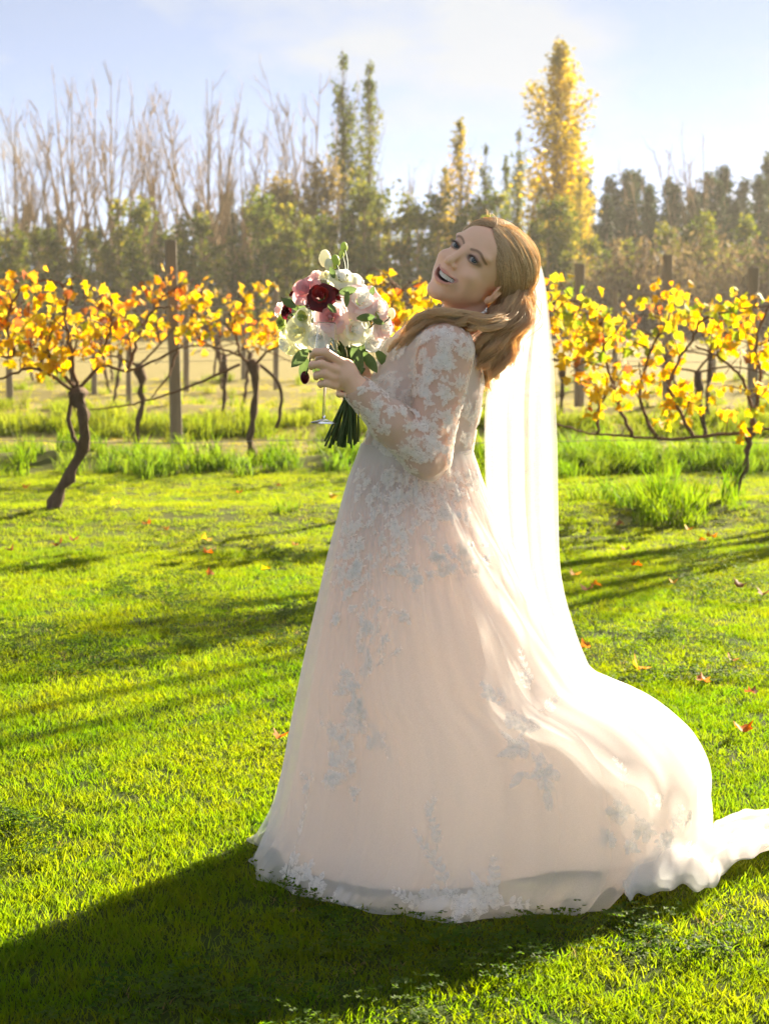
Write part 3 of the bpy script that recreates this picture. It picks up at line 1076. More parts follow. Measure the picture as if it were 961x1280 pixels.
make_vine(dict(Y=15.4, r=0.034, trunk=[(326, 592), (314, 560), (316, 520), (320, 480), (316, 452)],
    stem2=[(346, 535), (352, 500), (346, 475), (325, 456)],
    canes=[[(316, 456), (290, 440), (255, 432), (222, 436)], [(318, 456), (340, 436), (370, 430)], [(300, 455), (245, 480), (200, 496), (150, 508), (112, 512)],
           [(255, 432), (240, 400), (250, 366)], [(300, 445), (295, 400), (310, 366)], [(222, 436), (210, 470), (190, 497)]],
    zones=[(212, 362, 350, 440, 150, YEL), (280, 400, 350, 452, 40, MIX)]),
    'vine with a curved second stem beside the square wooden post, yellow leaves', None, 59)
make_vine(dict(Y=16.2, r=0.03, trunk=[(170, 575), (172, 540), (178, 500), (174, 455)],
    canes=[[(174, 458), (140, 445), (100, 450)], [(175, 456), (200, 430), (222, 405)], [(165, 455), (160, 410), (150, 380)], [(200, 430), (195, 380), (240, 350)]],
    zones=[(120, 380, 215, 430, 50, MIX), (160, 342, 240, 400, 60, ORA)]),
    'small vine left of the square wooden post with sparse orange leaves', None, 61)

# farther rows: same kind of vine, leaves joined
vr = random.Random(77)
for ri, Y in enumerate(ROWS[1:]):
    ri += 1
    half = 0.2252 * Y + 1.0
    x = -half + vr.uniform(0, 1)
    while x < half:
        px = 480.5 + x / Y * FPX
        yy = Y + vr.uniform(-0.2, 0.2)
        def zp(z):                                     # pixel row of height z at this distance
            return 640 - FPX * math.tan(math.atan((z - CAM_H) / yy) + PITCH)
        skip = (ri == 1 and px < 420)
        hidden = 520 < px < 640 and ri < 3
        if not (skip or hidden):
            s = FPX / yy
            hz = vr.uniform(0.75, 0.95)
            lean = vr.gauss(0, 0.12)
            spec = dict(Y=yy, r=0.026, cr=0.010, trunk=[(px, zp(0.0)), (px + lean * s * 0.5, zp(0.3)), (px + lean * s, zp(hz))],
                        canes=[[(px + lean * s, zp(hz)), (px + (lean - .35) * s, zp(hz + vr.uniform(0, .2))), (px + (lean - .8) * s, zp(hz + vr.uniform(-.1, .2)))],
                               [(px + lean * s, zp(hz)), (px + (lean + .35) * s, zp(hz + vr.uniform(0, .2))), (px + (lean + .8) * s, zp(hz + vr.uniform(-.1, .2)))],
                               [(px + lean * s, zp(hz)), (px + (lean + vr.gauss(0, .15)) * s, zp(hz + .3)), (px + (lean + vr.gauss(0, .25)) * s, zp(hz + .65))]],
                        zones=[(px - .85 * s, zp(1.68), px + .85 * s, zp(0.98), int((60, 40, 28, 20, 14)[ri - 1] * vr.uniform(0.6, 1.3)), vr.choice([MIX, ORA, YEL]))])
            side = 'beyond the gnarled vine' if px < 420 else 'beyond the horizontal-armed vine'
            lab = ['', 'slim vine with gold and orange leaves in the second row, ' + side,
                   'thin vine with sparse autumn leaves in the third row, ' + side,
                   'thin far vine with orange leaves on the dry ground, ' + side,
                   'faint far vine with few leaves near the end of the field, ' + side,
                   'faintest vine in the last row before the far trees, ' + side][ri]
            make_vine(spec, lab, 'vines of row %s %s' % (['', 'two', 'three', 'four', 'five', 'six'][ri], side), 1000 + ri * 50 + int(px) % 47, single=False)
        x += vr.uniform(1.5, 2.1)

def post(px, top, Y, width, label, group=None, lean=0.0, base_px=None):
    b = W(base_px or px, 500, Y)
    z0 = float(gz(b.x, Y))
    t = W(px, top, Y)
    root = empty('wooden_post', (b.x, Y, z0))
    tag(root, label, 'post', group)
    h = t.z - z0
    hw = width / 2
    bm = bmesh.new()
    bmesh.ops.create_cube(bm, size=1.0)
    for v in bm.verts:
        k = 1.0 if v.co.z < 0 else 0.94
        v.co = Vector((v.co.x * width * k, v.co.y * width * 0.9 * k, (v.co.z + 0.5) * (h + 0.25) - 0.25))
        if v.co.z > 0:
            v.co.x += t.x - b.x
    bmesh.ops.rotate(bm, verts=bm.verts, cent=(0, 0, 0), matrix=Matrix.Rotation(0.35, 3, 'Z'))
    bmesh.ops.subdivide_edges(bm, edges=[e for e in bm.edges if abs(e.verts[0].co.z - e.verts[1].co.z) > 0.5], cuts=7)
    for v in bm.verts:
        v.co.x += rng.gauss(0, 0.003); v.co.y += rng.gauss(0, 0.003)
    bmesh.ops.bevel(bm, geom=[e for e in bm.edges], offset=0.008, segments=1, affect='EDGES')
    me = bpy.data.meshes.new('shaft')
    bm.to_mesh(me); bm.free()
    link_obj('shaft', me, M_POST, root, local=True)
    for z in (0.62, 0.8):                               # wire staples
        sx = (t.x - b.x) * z
        link_obj('staple', tube([Vector((sx - 0.012, -hw * 1.2, h * z)), Vector((sx, -hw * 1.35, h * z + 0.01)), Vector((sx + 0.012, -hw * 1.2, h * z))], 0.003, 5), M_WIRE, root, local=True)
    return root

post(213, 300, 16.6, 0.105, 'tall square weathered wooden post left of the bouquet', base_px=221)
post(834, 318, 24.0, 0.11, 'tall grey wooden post rising above the lime-leaved vine', None)
post(941, 334, 20.0, 0.10, 'grey wooden post beyond the thin-trunked low vine', None)
post(724, 330, 24.2, 0.12, 'dark wooden post just beside the edge of the veil', None)
for i, (px, top, Y, w) in enumerate([(118, 352, 28, .09), (233, 352, 29, .09), (78, 362, 33, .09), (161, 362, 24, .07), (305, 366, 33, .09), (345, 362, 28.4, .08), (520, 365, 33, .09), (890, 358, 33, .09), (768, 362, 33, .09), (12, 362, 24, .09)]):
    post(px, top, Y, w, 'thin grey trellis post in the far vine rows', 'thin posts of the far rows')
for i, Y in enumerate(ROWS[:4]):
    half = 0.2252 * Y + 3
    for z in ((0.95, 1.45) if i else (0.50, 1.40)):
        yy = Y + 0.09
        n = 24
        pts = [Vector((-half + 2 * half * k / n, yy, z + 0.012 * math.sin(k * 1.3 + i))) for k in range(n + 1)]
        o = link_obj('trellis_wire', tube(pts, 0.0026, 5), M_WIRE)
        lab = ('lower' if z < 1.2 else 'upper') + ' thin trellis wire of the %s vine row' % ['nearest', 'second', 'third', 'fourth'][i]
        tag(o, lab, 'wire', 'trellis wires')

# fallen leaves on the lawn
fall = [(182, 661, 'o'), (95, 678, 'b'), (77, 682, 'b'), (12, 690, 'b'), (366, 687, 'o'), (262, 681, 'g'), (255, 697, 'o'), (258, 726, 'o'), (328, 720, 'g'), (208, 668, 'o'), (150, 645, 'g'), (298, 620, 'o'), (352, 612, 'b'), (35, 612, 'o'), (415, 640, 'g'),
        (788, 714, 'o'), (784, 692, 'b'), (872, 680, 'o'), (892, 676, 'o'), (737, 739, 'o'), (732, 746, 'b'), (912, 832, 'o'), (884, 860, 'o'), (946, 876, 'b'), (933, 928, 'o'), (740, 815, 'o'), (719, 725, 'g'), (840, 735, 'g'), (921, 742, 'b'), (954, 748, 'b'), (352, 931, 'o'), (794, 843, 'g'), (780, 662, 'b'), (860, 668, 'g')]
fr = random.Random(5)
for px, py, c in fall:
    p = G(px, py)
    key = {'o': 'orange', 'b': 'brown', 'g': 'gold'}[c]
    o = bpy.data.objects.new('fallen_leaf', LEAF_MESH[key, 2])
    COL.objects.link(o)
    o.location = (p.x, p.y, float(gz(p.x, p.y)) + 0.030)
    s = fr.uniform(0.045, 0.075)
    o.scale = (s, s, s)
    o.rotation_euler = (fr.gauss(0, 0.3), fr.gauss(0, 0.3), fr.uniform(0, 6.283))
    lab = {'o': 'small orange fallen leaf lying on the green lawn', 'b': 'withered brown fallen leaf lying on the green lawn', 'g': 'pale gold fallen leaf lying on the green lawn'}[c]
    tag(o, lab, 'leaf', {'o': 'orange fallen leaves', 'b': 'brown fallen leaves', 'g': 'gold fallen leaves'}[c])
# ------------------------------------------------------------------ the bride: body from one implicit surface
class SDF:
    """smooth union / subtraction of tapered capsules and ellipsoids, evaluated in numpy"""
    def __init__(self):
        self.p = []
    def cap(self, a, b, ra, rb=None, k=0.02, op='+'):
        a, b = np.array(a, float), np.array(b, float)
        rb = ra if rb is None else rb
        c = (a + b) / 2
        self.p.append(('c', a, b, ra, rb, k, op, c, np.linalg.norm(b - a) / 2 + max(ra, rb)))
        return self
    def chain(self, pts, rad, k=0.006):
        for i in range(len(pts) - 1):
            self.cap(pts[i], pts[i + 1], rad[i], rad[i + 1], k)
        return self
    def ell(self, c, r, R=None, k=0.02, op='+'):
        c, r = np.array(c, float), np.array(r, float)
        R = np.eye(3) if R is None else np.array(R, float)      # columns: local axes in world
        self.p.append(('e', c, r, R, None, k, op, c, r.max()))
        return self
    def one(self, q, P):
        if q[0] == 'c':
            a, b, ra, rb = q[1:5]
            d = b - a
            t = np.clip(((P - a) @ d) / max(d @ d, 1e-12), 0, 1)
            return np.linalg.norm(P - a - t[:, None] * d, axis=1) - (ra + (rb - ra) * t)
        c, r, R = q[1:4]
        L = (P - c) @ R
        k0 = np.linalg.norm(L / r, axis=1)
        k1 = np.linalg.norm(L / (r * r), axis=1) + 1e-9
        return k0 * (k0 - 1.0) / k1
    def ev(self, P, sel=None):
        d = np.full(len(P), 1e3)
        for q in (self.p if sel is None else sel):
            e, k = self.one(q, P), q[5]
            if q[6] == '+':
                h = np.clip(0.5 + 0.5 * (d - e) / k, 0, 1)
                d = d * (1 - h) + e * h - k * h * (1 - h)
            else:
                h = np.clip(0.5 - 0.5 * (d + e) / k, 0, 1)
                d = d * (1 - h) - e * h + k * h * (1 - h)
        return d
    def near(self, c, rad):
        return [q for q in self.p if np.linalg.norm(q[7] - c) < q[8] + rad + q[5] + 0.012]
    def bounds(self, pad):
        A = [q for q in self.p if q[6] == '+']
        return np.min([q[7] - q[8] for q in A], 0) - pad, np.max([q[7] + q[8] for q in A], 0) + pad
    def grad(self, P, e=0.0015):
        g = np.stack([self.ev(P + np.eye(3)[i] * e) - self.ev(P - np.eye(3)[i] * e) for i in range(3)], 1)
        return g / (np.linalg.norm(g, axis=1)[:, None] + 1e-9)
    def project(self, P, off=0.0, it=4):
        P = np.array(P, float)
        for _ in range(it):
            P = P - self.grad(P) * (self.ev(P) - off)[:, None]
        return P

def var_axis(lo, hi, coarse, fine=None):
    """grid line positions, finer inside the (lo, hi, step) intervals of fine"""
    out = [lo]
    while out[-1] < hi:
        s = coarse
        for a, b, st in (fine or []):
            if a - st <= out[-1] <= b:
                s = min(s, st)
            elif a - coarse <= out[-1] < a:
                s = min(s, max(st, a - out[-1]))
        out.append(out[-1] + s)
    return np.array(out)

def surface_net(sdf, xs, ys, zs, iso=0.0, nb=12):
    """naive surface nets on a rectilinear grid, evaluated only near the surface"""
    nx, ny, nz = len(xs), len(ys), len(zs)
    vol = np.full((nx, ny, nz), 1e3, np.float32)
    rx, ry, rz = range(0, nx, nb), range(0, ny, nb), range(0, nz, nb)
    cen, half, ids = [], [], []
    for i in rx:
        for j in ry:
            for k in rz:
                a = np.array([xs[i], ys[j], zs[k]])
                b = np.array([xs[min(i + nb, nx - 1)], ys[min(j + nb, ny - 1)], zs[min(k + nb, nz - 1)]])
                cen.append((a + b) / 2); half.append(np.linalg.norm(b - a) / 2); ids.append((i, j, k))
    cen, half = np.array(cen), np.array(half)
    d = sdf.ev(cen) - iso
    for c, hf, dd, (i, j, k) in zip(cen, half, d, ids):
        sl = (slice(i, min(i + nb, nx)), slice(j, min(j + nb, ny)), slice(k, min(k + nb, nz)))
        if abs(dd) > hf * 1.7 + 0.01:
            vol[sl] = dd
            continue
        sel = sdf.near(c, hf + abs(iso))
        if not sel:
            continue
        g = np.stack(np.meshgrid(xs[sl[0]], ys[sl[1]], zs[sl[2]], indexing='ij'), -1)
        vol[sl] = (sdf.ev(g.reshape(-1, 3), sel) - iso).reshape(g.shape[:3])
    ins = vol < 0
    ax = (xs, ys, zs)
    cid, cpos, quads_sign = [], [], []
    for a in range(3):
        s0 = [slice(None)] * 3; s1 = [slice(None)] * 3
        s0[a] = slice(0, -1); s1[a] = slice(1, None)
        A, B = ins[tuple(s0)], ins[tuple(s1)]
        I = np.argwhere(A != B)
        u, v = (a + 1) % 3, (a + 2) % 3
        I = I[(I[:, u] > 0) & (I[:, v] > 0) & (I[:, u] < vol.shape[u] - 1) & (I[:, v] < vol.shape[v] - 1)]
        J = I.copy(); J[:, a] += 1
        d0, d1 = vol[tuple(I.T)], vol[tuple(J.T)]
        t = d0 / (d0 - d1)
        p = np.stack([ax[m][I[:, m]] for m in range(3)], 1)
        p[:, a] += t * (ax[a][J[:, a]] - ax[a][I[:, a]])
        quad = []
        for du, dv in ((0, 0), (1, 0), (1, 1), (0, 1)):
            C = I.copy(); C[:, u] -= du; C[:, v] -= dv
            quad.append((C[:, 0] * ny + C[:, 1]) * nz + C[:, 2])
        cid.append(np.stack(quad, 1)); cpos.append(np.repeat(p[:, None], 4, 1)); quads_sign.append(d0 < 0)
    cid, cpos, sg = np.concatenate(cid), np.concatenate(cpos), np.concatenate(quads_sign)
    uid, inv = np.unique(cid.ravel(), return_inverse=True)
    cnt = np.bincount(inv, minlength=len(uid))
    V = np.stack([np.bincount(inv, cpos.reshape(-1, 3)[:, m], len(uid)) / cnt for m in range(3)], 1)
    F = inv.reshape(-1, 4)
    F = np.where(sg[:, None], F[:, ::-1], F)[:, ::-1]
    return V, F

def smooth_mesh(V, F, it=2, lam=0.5):
    E = np.concatenate([F[:, [0, 1]], F[:, [1, 2]], F[:, [2, 3]], F[:, [3, 0]]])
    E = np.concatenate([E, E[:, ::-1]])
    n = len(V)
    cnt = np.bincount(E[:, 0], minlength=n)[:, None]
    for _ in range(it):
        S = np.stack([np.bincount(E[:, 0], V[E[:, 1], m], n) for m in range(3)], 1)
        V = V + lam * (S / np.maximum(cnt, 1) - V)
    return V

def sub_mesh(V, F, keepF):
    F = F[keepF]
    u, inv = np.unique(F.ravel(), return_inverse=True)
    return V[u], inv.reshape(F.shape)

# ---- pose landmarks (pixels and distances read from the photograph)
def L3(px, py, Y):
    return np.array(W(px, py, Y))
YB = 4.30
# head frame
HS = 1.10                                                  # head scale
yaw, roll, nod = RAD(36), RAD(42), RAD(-4)
def head_axes():
    xr = Vector((-1, 0, 0)); f = Vector((0, -1, 0)); u = Vector((0, 0, 1))      # her right, forward, up, facing the camera
    Rn = Matrix.Rotation(-nod, 3, Vector((1, 0, 0)))
    Ry = Matrix.Rotation(-yaw, 3, 'Z')                     # turn towards the left of the picture
    Rr = Matrix.Rotation(roll, 3, Vector((0, 1, 0)))       # lean the head over to the right
    M = Rr @ Ry @ Rn
    return np.array([M @ xr, M @ f, M @ u]).T              # columns
HR = head_axes()
HC = L3(597, 336, 4.26)
def H(x, y, z):
    return HC + HR @ (np.array([x, y, z], float) * HS)
def Hloc(P):
    return ((np.asarray(P) - HC) @ HR) / HS

body = SDF()
# torso
T_axis = Matrix.Rotation(RAD(-9), 3, 'Y')                  # leaning back
TR = np.array(T_axis)
body.ell(L3(536, 482, 4.30), (0.128, 0.150, 0.165), TR, 0.05)
body.ell(L3(521, 565, 4.30), (0.126, 0.130, 0.13), TR, 0.06)
body.ell(L3(517, 640, 4.30), (0.130, 0.165, 0.135), None, 0.06)
body.ell(L3(493, 498, 4.215), (0.066, 0.066, 0.068), None, 0.035)
body.ell(L3(493, 498, 4.385), (0.066, 0.066, 0.068), None, 0.035)
body.cap(L3(556, 438, 4.17), L3(558, 436, 4.44), 0.062, 0.062, 0.05)
body.cap(L3(572, 432, 4.30), H(0, -0.030, -0.055), 0.062, 0.052, 0.05)
NTORSO = len(body.p)
# near (left) arm
SH, EL, WR = L3(556, 440, 4.145), L3(534, 572, 4.085), L3(450, 490, 4.04)
body.cap(SH, EL, 0.060, 0.043, 0.035)
body.cap(EL, EL * 0.45 + WR * 0.55, 0.043, 0.039, 0.02)
body.cap(EL * 0.45 + WR * 0.55, WR, 0.039, 0.026, 0.02)
NARM = len(body.p)
# far arm, holding the bouquet
SH2, EL2, WR2 = L3(553, 438, 4.455), L3(508, 566, 4.52), L3(464, 486, 4.24)
body.cap(SH2, EL2, 0.058, 0.044, 0.035)
body.cap(EL2, EL2 * 0.45 + WR2 * 0.55, 0.045, 0.040, 0.02)
body.cap(EL2 * 0.45 + WR2 * 0.55, WR2, 0.040, 0.026, 0.02)
NARM2 = len(body.p)
# legs (under the gown)
for yy in (4.21, 4.39):
    body.cap(L3(512, 690, yy), np.array([0.10, yy, 0.48]), 0.085, 0.055, 0.04)
    body.cap(np.array([0.10, yy, 0.48]), np.array([0.15, yy, 0.09]), 0.055, 0.034, 0.03)
    body.cap(np.array([0.16, yy, 0.07]), np.array([0.01, yy - 0.01, 0.022]), 0.034, 0.024, 0.02)
NLEG = len(body.p)
# near hand round the glass
KN = 0.012
body.cap(WR, L3(436, 472, 4.035), 0.026, 0.025, 0.02)
body.ell(L3(428, 466, 4.035), (0.034, 0.017, 0.036), np.array(Matrix.Rotation(RAD(35), 3, 'Y')), KN)
body.chain([L3(425, 452, 4.028), L3(407, 440, 4.012), L3(395, 440, 4.022), L3(390, 445, 4.052)], [0.0115, 0.0095, 0.0085, 0.0072])
body.chain([L3(419, 462, 4.020), L3(402, 455, 4.006), L3(391, 456, 4.018), L3(389, 459, 4.050)], [0.0115, 0.0098, 0.0088, 0.0075])
body.chain([L3(417, 472, 4.020), L3(405, 467, 4.008), L3(396, 469, 4.020), L3(395, 472, 4.050)], [0.0110, 0.0092, 0.0083, 0.0072])
body.chain([L3(419, 482, 4.026), L3(408, 479, 4.014), L3(401, 480, 4.026), L3(401, 482, 4.050)], [0.0098, 0.0082, 0.0074, 0.0065])
body.chain([L3(436, 462, 4.050), L3(420, 450, 4.072), L3(405, 446, 4.086), L3(396, 449, 4.084)], [0.0135, 0.0115, 0.0100, 0.0085])
# far hand round the bouquet stems
STEM = (L3(441, 470, 4.215))
body.cap(WR2, L3(454, 480, 4.225), 0.026, 0.024, 0.02)
body.ell(L3(450, 480, 4.262), (0.020, 0.026, 0.038), None, KN)
for i, dy in enumerate((-14, -4, 6, 15)):
    q = 1.0 - 0.08 * abs(i - 1)
    body.chain([L3(446, 480 + dy, 4.266), L3(430, 478 + dy, 4.250), L3(424, 478 + dy, 4.216), L3(433, 479 + dy, 4.184)], [0.0105 * q, 0.0092 * q, 0.0084 * q, 0.0072 * q])
body.chain([L3(458, 470, 4.232), L3(455, 458, 4.196), L3(445, 452, 4.184), L3(436, 454, 4.182)], [0.0125, 0.0112, 0.0098, 0.008])
NHAND = len(body.p)
# head
def hell(c, r, k=0.02, op='+', R=None):
    RR = HR if R is None else HR @ np.array(R)
    body.ell(H(*c), np.array(r) * HS, RR, k * HS, op)
def hcap(a, b, ra, rb=None, k=0.01, op='+'):
    body.cap(H(*a), H(*b), ra * HS, (ra if rb is None else rb) * HS, k * HS, op)
hell((0, -0.015, 0.034), (0.073, 0.092, 0.080), 0.02)
hell((0, 0.030, -0.018), (0.0585, 0.060, 0.082), 0.03)
hell((0, 0.034, -0.062), (0.043, 0.046, 0.042), 0.02)
hcap((-0.043, 0.006, -0.050), (-0.011, 0.068, -0.094), 0.015, 0.012, 0.020)
hcap((0.043, 0.006, -0.050), (0.011, 0.068, -0.094), 0.015, 0.012, 0.020)
hell((0, 0.074, -0.097), (0.017, 0.015, 0.014), 0.014)                        # chin
for s in (-1, 1):
    hell((s * 0.039, 0.064, -0.026), (0.021, 0.021, 0.018), 0.014)           # smiling cheeks
    hell((s * 0.043, 0.040, -0.046), (0.017, 0.026, 0.026), 0.02)            # lower cheek
    hell((s * 0.031, 0.066, 0.030), (0.026, 0.015, 0.009), 0.014)             # brow
hell((0, 0.050, 0.046), (0.050, 0.030, 0.034), 0.016)                         # forehead
for s in (-1, 1):
    hell((s * 0.031, 0.096, 0.010), (0.019, 0.016, 0.0125), 0.012, '-')      # eye sockets
hcap((0, 0.080, 0.020), (0, 0.104, -0.023), 0.0075, 0.0090, 0.010)           # nose bridge
hell((0, 0.105, -0.027), (0.0086, 0.0098, 0.0080), 0.006)
for s in (-1, 1):
    hell((s * 0.0110, 0.094, -0.0305), (0.0062, 0.0088, 0.0060), 0.005)
    hell((s * 0.0065, 0.101, -0.0385), (0.0042, 0.0060, 0.0036), 0.003, '-')
# mouth: open laughing smile
LIPU = [(-0.0310, 0.071, -0.0490), (-0.018, 0.0865, -0.0535), (0, 0.0925, -0.0530), (0.018, 0.0865, -0.0535), (0.0310, 0.071, -0.0490)]
LIPD = [(-0.0310, 0.071, -0.0490), (-0.020, 0.0835, -0.0660), (0, 0.0880, -0.0742), (0.020, 0.0835, -0.0660), (0.0310, 0.071, -0.0490)]
hell((0, 0.068, -0.062), (0.032, 0.024, 0.020), 0.012)                       # muzzle fullness
for Lp, rr in ((LIPU, 0.0038), (LIPD, 0.0050)):
    pts = catmull(Lp, 11)
    for i in range(10):
        f = lambda j: rr * (0.6 + 0.4 * math.sin(math.pi * j / 10))
        hcap(pts[i], pts[i + 1], f(i), f(i + 1), 0.004)
hell((0, 0.086, -0.0625), (0.0215, 0.026, 0.0075), 0.003, '-')
for s in (-1, 1):
    hell((s * 0.014, 0.082, -0.0580), (0.0140, 0.022, 0.0052), 0.002, '-')
    hell((s * 0.023, 0.076, -0.0535), (0.0060, 0.018, 0.0028), 0.002, '-')
# eyelids
EYE = [np.array((s * 0.0312, 0.0735, 0.0085)) for s in (-1, 1)]
for e in EYE:
    hell(e, (0.0150, 0.0142, 0.0142), 0.006)
    hell(e + np.array((0, 0.014, -0.0005)), (0.0128, 0.0150, 0.0048), 0.0025, '-')
# ears
for s in (-1, 1):
    Re = np.array(Matrix.Rotation(RAD(-22 * s), 3, 'Z') @ Matrix.Rotation(RAD(14), 3, 'X'))
    hell((s * 0.074, -0.012, -0.010), (0.0075, 0.0180, 0.0310), 0.006, '+', Re)
    hell((s * 0.082, -0.008, -0.006), (0.0070, 0.0100, 0.0190), 0.005, '-', Re)
    hell((s * 0.072, -0.003, -0.039), (0.0065, 0.0080, 0.0095), 0.006)
lo, hi = body.bounds(0.02)
hb0, hb1 = HC - 0.15, HC + 0.15
hand0, hand1 = L3(385, 500, 4.0), L3(455, 430, 4.28)
xs = var_axis(lo[0], hi[0], 0.0055, [(hb0[0], hb1[0], 0.0017), (hand0[0], hand1[0], 0.003)])
ys = var_axis(lo[1], hi[1], 0.0055, [(HC[1] - 0.15, HC[1] + 0.06, 0.0017), (3.98, 4.10, 0.003)])
zs = var_axis(lo[2], hi[2], 0.0055, [(hb0[2], hb1[2], 0.0017), (hand0[2], hand1[2], 0.003)])
BV, BF = surface_net(body, xs, ys, zs)
BV = smooth_mesh(BV, BF, 1, 0.4)

# colour of skin, lips, brows and eye make-up as a vertex attribute
def seg_dist(P, pts):
    pts = [np.array(p) for p in pts]
    best = np.full(len(P), 9.0)
    for a, b in zip(pts, pts[1:]):
        d = b - a
        t = np.clip(((P - a) @ d) / (d @ d), 0, 1)
        best = np.minimum(best, np.linalg.norm(P - a - t[:, None] * d, axis=1))
    return best
LV = Hloc(BV)
SKIN = np.array([0.88, 0.55, 0.37])
BC = np.tile(SKIN, (len(BV), 1))
inhead = np.linalg.norm(LV, axis=1) < 0.16
hl = LV[inhead]
C = BC[inhead]
def blend(C, w, col):
    return C * (1 - w[:, None]) + np.array(col)[None] * w[:, None]
ch = np.maximum(np.exp(-(np.linalg.norm(hl - np.array((-0.045, 0.072, -0.020)), axis=1) / 0.020) ** 2), np.exp(-(np.linalg.norm(hl - np.array((0.045, 0.072, -0.020)), axis=1) / 0.020) ** 2))
C = blend(C, 0.22 * ch, (0.88, 0.44, 0.34))
XZ = np.array((1, 0.25, 1))
flat = lambda pts: [np.array(p) * XZ for p in pts]
ld = np.minimum(seg_dist(hl * XZ, flat(catmull(LIPU, 11))), seg_dist(hl * XZ, flat(catmull(LIPD, 11)))) + (hl[:, 1] < 0.055) * 1.0
C = blend(C, np.clip((0.0055 - ld) / 0.0022, 0, 1) * 0.75, (0.55, 0.20, 0.18))
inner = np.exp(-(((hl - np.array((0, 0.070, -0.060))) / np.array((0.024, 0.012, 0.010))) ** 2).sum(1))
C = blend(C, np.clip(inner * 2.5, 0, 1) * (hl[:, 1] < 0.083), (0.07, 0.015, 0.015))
for e in EYE:
    s = np.sign(e[0])
    q = (hl - e) / np.array((0.0175, 0.030, 0.0092))
    rim = np.exp(-((np.sqrt(q[:, 0] ** 2 + q[:, 2] ** 2) - 0.78) / 0.26) ** 2) * (hl[:, 1] > 0.06)
    C = blend(C, 0.85 * rim, (0.07, 0.04, 0.035))
    sh = np.exp(-(((hl - e - np.array((s * 0.003, 0.012, 0.009))) / np.array((0.019, 0.03, 0.008))) ** 2).sum(1))
    C = blend(C, 0.55 * sh, (0.28, 0.16, 0.13))
    bp = catmull([(s * 0.013, 0.090, 0.0235), (s * 0.026, 0.089, 0.0290), (s * 0.039, 0.082, 0.0285), (s * 0.052, 0.068, 0.0200)], 9)
    bd = seg_dist(hl * XZ, flat(bp)) + (hl[:, 1] < 0.03) * 1.0
    C = blend(C, np.clip((0.0040 - bd) / 0.0022, 0, 1) * 0.8, (0.17, 0.09, 0.05))
BC[inhead] = C

nt = NT('skin')
c = nt.attr('col')
fine = nt.noise(140, 3, 0.6, nt.pos())
c2 = nt.mix(0.12, c, nt.ramp(nt.noise(35, 3, 0.6, nt.pos()), [(0.3, (0.62, 0.30, 0.20)), (0.7, (0.86, 0.60, 0.46))]))
M_SKIN = nt.done(nt.principled(c2, 0.42, nt.bump(fine, 0.12, 0.001), **{'Subsurface Weight': 0.3, 'Subsurface Radius': (0.012, 0.005, 0.003), 'Subsurface Scale': 0.6, 'Specular IOR Level': 0.4}))

bride = empty('person', (0.06, YB, 0))
tag(bride, 'laughing woman in a white lace wedding gown and veil leaning back on the lawn', 'person')
bme = np_mesh('body', BV, BF)
vcol(bme, BC)
bme.materials.append(M_SKIN)
body_ob = link_obj('body', bme, None, bride)

# eyes, teeth
nt = NT('eye')
q = nt.objco()
rr_ = nt.n('ShaderNodeVectorMath', {0: q}, operation='LENGTH')
sep = nt.n('ShaderNodeSeparateXYZ', {0: q})
rad2 = nt.math('SQRT', nt.math('ADD', nt.math('MULTIPLY', sep.outputs[0], sep.outputs[0]), nt.math('MULTIPLY', sep.outputs[2], sep.outputs[2])))
ec = nt.ramp(nt.math('MULTIPLY', rad2, 60), [(0.0, (0.004, 0.004, 0.004)), (0.14, (0.004, 0.004, 0.004)), (0.17, (0.07, 0.09, 0.10)), (0.40, (0.05, 0.06, 0.07)), (0.44, (0.36, 0.33, 0.31))])
M_EYE = nt.done(nt.principled(ec, 0.08, **{'Specular IOR Level': 0.6}))
nt = NT('teeth')
M_TEETH = nt.done(nt.principled((0.92, 0.89, 0.82), 0.25, **{'Specular IOR Level': 0.5}))
camv = np.array([0, 0, CAM_H])
for e in EYE:
    bm = bmesh.new()
    bmesh.ops.create_uvsphere(bm, u_segments=24, v_segments=16, radius=0.0126 * HS)
    me = bpy.data.meshes.new('eye'); bm.to_mesh(me); bm.free()
    me.polygons.foreach_set('use_smooth', [True] * len(me.polygons))
    me.materials.append(M_EYE)
    o = link_obj('eye', me, None, body_ob, local=True)
    p = Vector(H(*e))
    look = Vector(camv) - p
    look = (look.normalized() + Vector(HR[:, 1]) * 0.25).normalized()
    z = Vector(HR[:, 2]); x = look.cross(z).normalized(); z = x.cross(look)
    Mx = Matrix((x, look, z)).transposed().to_4x4(); Mx.translation = p
    o.matrix_parent_inverse = parent_inv(body_ob)
    o.matrix_basis = Mx
mb = MB()
TP = catmull([(-0.0275, 0.0690, -0.0540), (-0.014, 0.0815, -0.0578), (0, 0.0860, -0.0588), (0.014, 0.0815, -0.0578), (0.0275, 0.0690, -0.0540)], 11)
for i in range(10):
    a, b = np.array(TP[i]), np.array(TP[i + 1])
    m = (a + b) / 2
    d = (b - a)
    d /= np.linalg.norm(d)
    wd = np.linalg.norm(b - a) * 0.455
    hgt = 0.0046 - 0.0005 * abs(i - 4.5) / 2
    V = []
    for zz in (-hgt * 1.1, -hgt * 0.3, hgt):
        for t, dep in ((-1, -0.002), (-0.5, 0.0012), (0.5, 0.0012), (1, -0.002)):
            kx = 0.85 if zz < -hgt else 1
            V.append(H(*(m + d * wd * t * kx + np.array((0, dep, zz)))))
    F = [(r * 4 + c_, r * 4 + c_ + 1, (r + 1) * 4 + c_ + 1, (r + 1) * 4 + c_) for r in range(2) for c_ in range(3)]
    mb.add((V, F))
mb.build('teeth', M_TEETH, body_ob)
